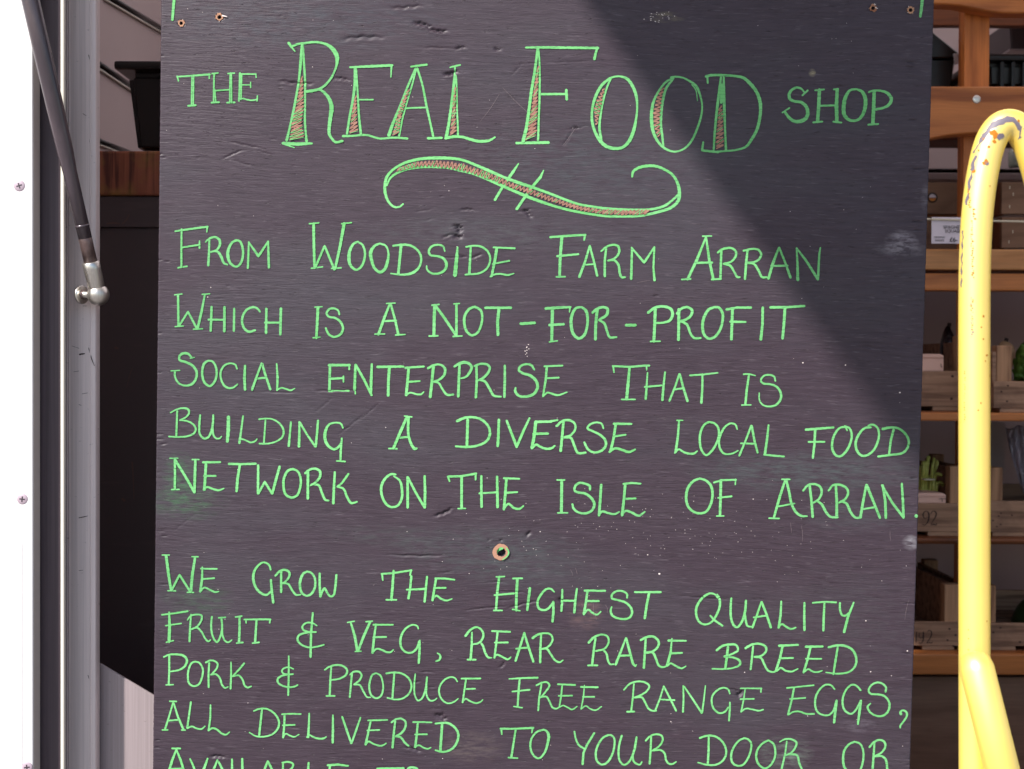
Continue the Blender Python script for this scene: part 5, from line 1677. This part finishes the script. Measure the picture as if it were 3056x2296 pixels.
# things with a skin lying in the crates
def lump(name, label, cat, px, py, Y, rx, rz, mat, zb_):
    c_ = at(px, py, Y); t_ = thing(name, label, cat, (c_.x, Y, zb_))
    bm = bmesh.new(); bmesh.ops.create_icosphere(bm, subdivisions=3, radius=1.0)
    for v in bm.verts: v.co *= 1+.06*math.sin(v.co.x*4+px)+.05*math.sin(v.co.z*5+py)
    bmesh.ops.scale(bm, vec=(rx*mpp(Y), rx*mpp(Y), rz*mpp(Y)), verts=bm.verts); bmesh.ops.translate(bm, vec=c_, verts=bm.verts)
    mesh_obj('skin', bm, mat, t_, smooth=True)
    bm = bmesh.new(); tube_mesh(bm, [c_+Vector((0, 0, rz*mpp(Y)*.9)), c_+Vector((.002, 0, rz*mpp(Y)*1.08))], .0035, 8); mesh_obj('stalk_end', bm, M_stamp, t_)
M_sq = MB('tan_skin', .5); M_sq = M_sq.set(color=M_sq.ramp(M_sq.noise(M_sq.mapping((60, 60, 20)), 1.0, 4), [(.3, (.30, .17, .09)), (.7, (.50, .32, .18))]))
M_aub = MB('dark_purple_skin', .25, .5).col((.02, .010, .012)).m
lump('squash', 'pale tan squash behind the post of the upper right crate', 'vegetable', 3001, 1062, 2.02, 26, 48, M_sq, zA)
lump('aubergine', 'dark purple vegetable in shade above the pink punnet', 'vegetable', 2830, 1062, 2.12, 26, 90, M_aub, zA)
lump('melon', 'dark green melon hidden in the lowest right crate', 'vegetable', 3080, 1850, 2.10, 60, 62, MB('deep_green_skin', .4).col((.03, .045, .012)).m, zC)
lump('onion', 'brown onion behind the small clipped bag on the middle shelf', 'vegetable', 2972, 1478, 2.03, 18, 20, M_sq, zB)
# clear plastic bag
m = MB('clear_polythene', .18, .6); m.b.inputs['Transmission Weight'].default_value = .35
M_bag = m.set(color=m.ramp(m.noise(m.mapping((30, 30, 12)), 1.0, 3), [(.3, (.45, .42, .50)), (.7, (.78, .72, .82))]))
t = thing('plastic_bag', 'crumpled clear plastic bag slumped over the crate, right of the yellow tube', 'bag', (at(3060, 1470, 2.0).x, 2.0, zof(1500, 2.0)))
bm = bmesh.new(); rows = []
edge = [(3000, 1275), (3008, 1320), (3018, 1360), (3030, 1400), (3042, 1440), (3056, 1475), (3075, 1492)]
E_ = catmull([(x, y, 0) for x, y in edge], 6)
for i, e in enumerate(E_):
    row = []
    for j in range(34):
        f = j/33.0; px = e[0]+f*170
        yy = 2.02 - .035*math.sin(f*2.6) + .006*math.sin(j*1.9+i*.25)+.004*math.sin(j*3.7-i*.5) + .003*math.sin(i*.8+j)
        row.append(bm.verts.new(at(px, e[1]+6*math.sin(j*.6), yy)))
    rows.append(row)
for a_, b_ in zip(rows[:-1], rows[1:]):
    for j in range(33): bm.faces.new((a_[j], a_[j+1], b_[j+1], b_[j]))
bmesh.ops.solidify(bm, geom=bm.faces, thickness=.0005)
mesh_obj('bag_film', bm, M_bag, t, smooth=True)

# price card on its cord
t = thing('string_line', 'cream cord strung across the shelf holding the price card', 'cord', at(2900, 655, 1.90))
tube('cord', [at(2500, 647, 1.903), at(2780, 655, 1.903), at(2960, 660, 1.903), at(3100, 663, 1.903), at(3800, 668, 1.93)], .0016, M_string, t, 10)
card = thing('price_card', 'white price card for squash clipped to the cord beside the sign', 'sign', at(2850, 728, 1.90))
pbox('card', 2780.5, 648.5, 2922, 728, 1.9, .0009, M_card, card, .0006)
prism('clip_fold', [(2780.5, 652), (2922, 656), (2922, 661), (2780.5, 657.5)], 1.8975, .002, M_string, card, .0004)
def text(s_, px, py, hpx, Y, mat, parent, align='CENTER', squash=1.0, bold=0.0, name='printed_text'):
    cu = bpy.data.curves.new(name, 'FONT'); cu.body = s_; cu.align_x = align; cu.size = hpx*mpp(Y)/.69; cu.extrude = .00015; cu.offset = bold
    tmp = bpy.data.objects.new('tmp', cu); sc.collection.objects.link(tmp)
    bpy.context.view_layer.update()
    me = bpy.data.meshes.new_from_object(tmp.evaluated_get(bpy.context.evaluated_depsgraph_get()))
    bpy.data.objects.remove(tmp); bpy.data.curves.remove(cu)
    c_ = at(px, py, Y)
    me.transform(Matrix.Translation(c_) @ Matrix.Rotation(R(90), 4, 'X') @ Matrix.Diagonal((squash, 1, 1, 1)))
    me.transform(world_of(parent).inverted()); me.materials.clear(); me.materials.append(mat)
    me.name = name; return link(bpy.data.objects.new(name, me), parent)
TY = 1.8992
text('SPAGHETTI', 2849, 683, 9.5, TY, M_print, card, squash=.98); text('SQUASH', 2846, 694.5, 9.5, TY, M_print, card, squash=.98)
text('ORGANIC', 2804.5, 710.5, 4.6, TY, M_print, card, squash=1.1); text('FRANCE', 2804.5, 720, 4.6, TY, M_print, card, squash=1.1)
text('\u00a36-', 2846, 722, 12.5, TY, M_print, card, bold=.00015)

PY = .82
# ================================================================ yellow tubular hoop of a sack truck
truck = thing('sack_truck', 'yellow painted tubular sack truck handle with chipped paint, right of the sign', 'trolley', (at(3000, 1148, PY).x, PY, 0))
CL = [(2910, 9000), (2909, 2700), (2908.5, 2200), (2908, 1800), (2908, 1400), (2907.5, 1050), (2908, 880), (2910, 760), (2915, 660), (2923, 580), (2934, 510), (2949, 445), (2967, 402), (2990, 377), (3015, 372), (3040, 385), (3062, 415), (3085, 475), (3108, 560), (3125, 680), (3132, 800), (3135, 1100), (3137, 1800), (3140, 2700), (3150, 9000)]
rt = 45*mpp(PY)
def clp(x, y):
    if y > 5000: p = at(x, 2700, PY); return Vector((p.x, PY, .02))
    p = at(x, y, PY); p.y += .02*max(0, (x-2950)/180.0)*0; return p
pts3 = [clp(x, y) for x, y in CL]
S3 = catmull([tuple((p.x, p.z, p.y)) for p in pts3[1:-1]], .0015); S3 = [Vector((a_[0], a_[2], a_[1])) for a_ in S3]
full = [pts3[0]] + S3 + [pts3[-1]]
tube('frame_tube', full, [rt]*len(full), M_yellow, truck, 40)
b0_ = at(2908, 1958, PY-.016); b1_ = at(2914, 1990, PY-.0215); b2_ = at(2990, 2296, PY-.0215); b3_ = b2_ + (b2_-b1_)*4.2
tube('brace_tube', [b0_, b0_+(b1_-b0_)*.35, b1_, b2_, b3_], [rt*.55, rt*.95, rt*1.09, rt*1.09, rt*1.09], M_yellow, truck, 40)
xq = at(2909, 2700, PY).x; xw = at(3140, 2700, PY).x
for z_ in (.35, .62): tube('cross_bar', [Vector((xq, PY, z_)), Vector((xw, PY, z_))], rt*.8, M_yellow, truck, 20)
box('toe_plate', xq-.05, xw+.05, .62, PY+.01, .004, .010, M_strut, truck, .002)

# chips: shells following the tube
fr = []
def frame_at(i):
    n = len(S3); T = (S3[min(i+1, n-1)]-S3[max(i-1, 0)]).normalized()
    f = Vector((0, -1, 0)); f = (f - T*f.dot(T)).normalized(); s_ = T.cross(f)     # f: toward the camera; s_: sideways
    return S3[i], f, s_
def idx_y(py, first=True):
    z = at(2908, py, PY).z
    return min(range(len(S3)//2 if first else len(S3)), key=lambda i: abs(S3[i].z-z))
def patch(bm, i0, i1, a0f, a1f, m=6, lift=.00018):
    rows = []
    for i in range(i0, i1+1):
        f_ = (i-i0)/max(i1-i0, 1); c_, f, s_ = frame_at(i); a0, a1 = a0f(f_), a1f(f_)
        rows.append([bm.verts.new(c_+(f*math.cos(a0+(a1-a0)*k/m)+s_*math.sin(a0+(a1-a0)*k/m))*(rt+lift)) for k in range(m+1)])
    for a_, b_ in zip(rows[:-1], rows[1:]):
        for k in range(m): bm.faces.new((a_[k], a_[k+1], b_[k+1], b_[k]))
_, f_t, s_t = frame_at(idx_y(1200)); SGN = -1 if s_t.x > 0 else 1     # angle sign that goes to the tube's left
bm = bmesh.new()
ia = idx_y(560); apex = max(range(len(S3)), key=lambda i: S3[i].z); ib = apex+int(.016/.0015)
rg = [random.uniform(-.10, .10) for _ in range(400)]
patch(bm, idx_y(470), ib, lambda f: SGN*(1.15-1.95*f+.06*math.sin(f*23)+.03*math.sin(f*61)), lambda f: SGN*(1.15-1.95*f+.16+.30*math.sin(math.pi*f)**2+.06*math.sin(f*31+1)+.04*math.sin(f*77)), 5)
patch(bm, idx_y(620), idx_y(475), lambda f: SGN*(1.05-.12*f+.06*math.sin(f*31)), lambda f: SGN*(1.22-.05*f+.10*math.sin(f*17)), 3)
patch(bm, idx_y(860), idx_y(690), lambda f: SGN*(1.22+.05*math.sin(f*41)), lambda f: SGN*(1.34+.06*math.sin(f*27)), 2)
bmesh.ops.recalc_face_normals(bm, faces=bm.faces); mesh_obj('paint_chip', bm, M_chip, truck, smooth=True)
bm = bmesh.new(); bm2 = bmesh.new()
def dot(bm, px, py, r):
    """small rounded patch on the tube front at a pixel"""
    c_ = at(px, py, PY-rt*.9); best = min(range(len(S3)), key=lambda i: (S3[i]-c_).length)
    ctr, f, s_ = frame_at(best); T = f.cross(s_); q_ = (at(px, py, PY)-ctr).dot(s_)/rt
    if abs(q_) > .97: return
    a = math.asin(q_); vs = []
    for k in range(8):
        th = k*math.pi/4; rr_ = r*mpp(PY-.02)*random.uniform(.55, 1.15)
        al = a+rr_*math.cos(th)/rt; vs.append(bm.verts.new(ctr+(f*math.cos(al)+s_*math.sin(al))*(rt+.0002)+T*rr_*math.sin(th)))
    bm.faces.new(vs)
for y in list(range(552, 830, 5)):
    dot(bm, 2656+(760+(y-552)*.05+random.uniform(-8, 8)+(25 if 620 < y < 660 else 0))/3.325, y+random.uniform(-2, 2), random.uniform(1.6, 3.6))
for y in range(890, 1005, 4): dot(bm2 if random.random() < .5 else bm, 2656+765/3.325+random.uniform(-3, 3), y, random.uniform(1.4, 3.2))
for y in range(1110, 1270, 9): dot(bm, 2656+712/3.325+random.uniform(-1, 1), y, random.uniform(1.6, 2.8))
for x, y, r in [(985, 1310, 9), (1000, 1355, 7), (975, 1290, 5), (990, 1390, 5), (935, 1450, 4), (900, 1360, 4), (1250, 1245, 4), (1290, 1320, 3), (890, 1605, 5), (850, 1490, 3), (1010, 1330, 6)]: dot(bm, 2656+x/3.325, y/3.325, r*1.3)
for x, y, r in [(1062, 1338, 9), (1080, 1330, 7), (910, 1612, 6), (800, 1655, 8), (805, 1530, 5)]: dot(bm2, 2656+x/3.325, y/3.325, r*1.3)
for x, y, r in [(900, 100, 6), (803, 200, 5), (938, 342, 2), (872, 1640, 3)]: dot(bm, 2656+x/3.325, 450+y/3.325, r*1.3)
for x, y in [(873, 155), (848, 268), (905, 540), (915, 528), (892, 590), (845, 1005), (820, 1068), (870, 362), (955, 738)]: dot(bm, 2656+x/3.325, 900+y/3.325, 3.0)
for x, y in [(910, 200), (737, 285), (740, 365), (738, 480), (742, 540), (915, 545), (760, 965), (745, 1025), (965, 230), (970, 300), (955, 370)]: dot(bm, 2656+x/3.325, 1796+y/3.325, 2.4)
mesh_obj('rust_spot', bm, M_rustdot, truck, kind='stuff'); mesh_obj('bare_spot', bm2, M_chip, truck, kind='stuff')
bpy.context.view_layer.update()
print('objects', len(bpy.data.objects), 'tris ~', sum(len(o.data.polygons)*2 for o in bpy.data.objects if o.type == 'MESH'))
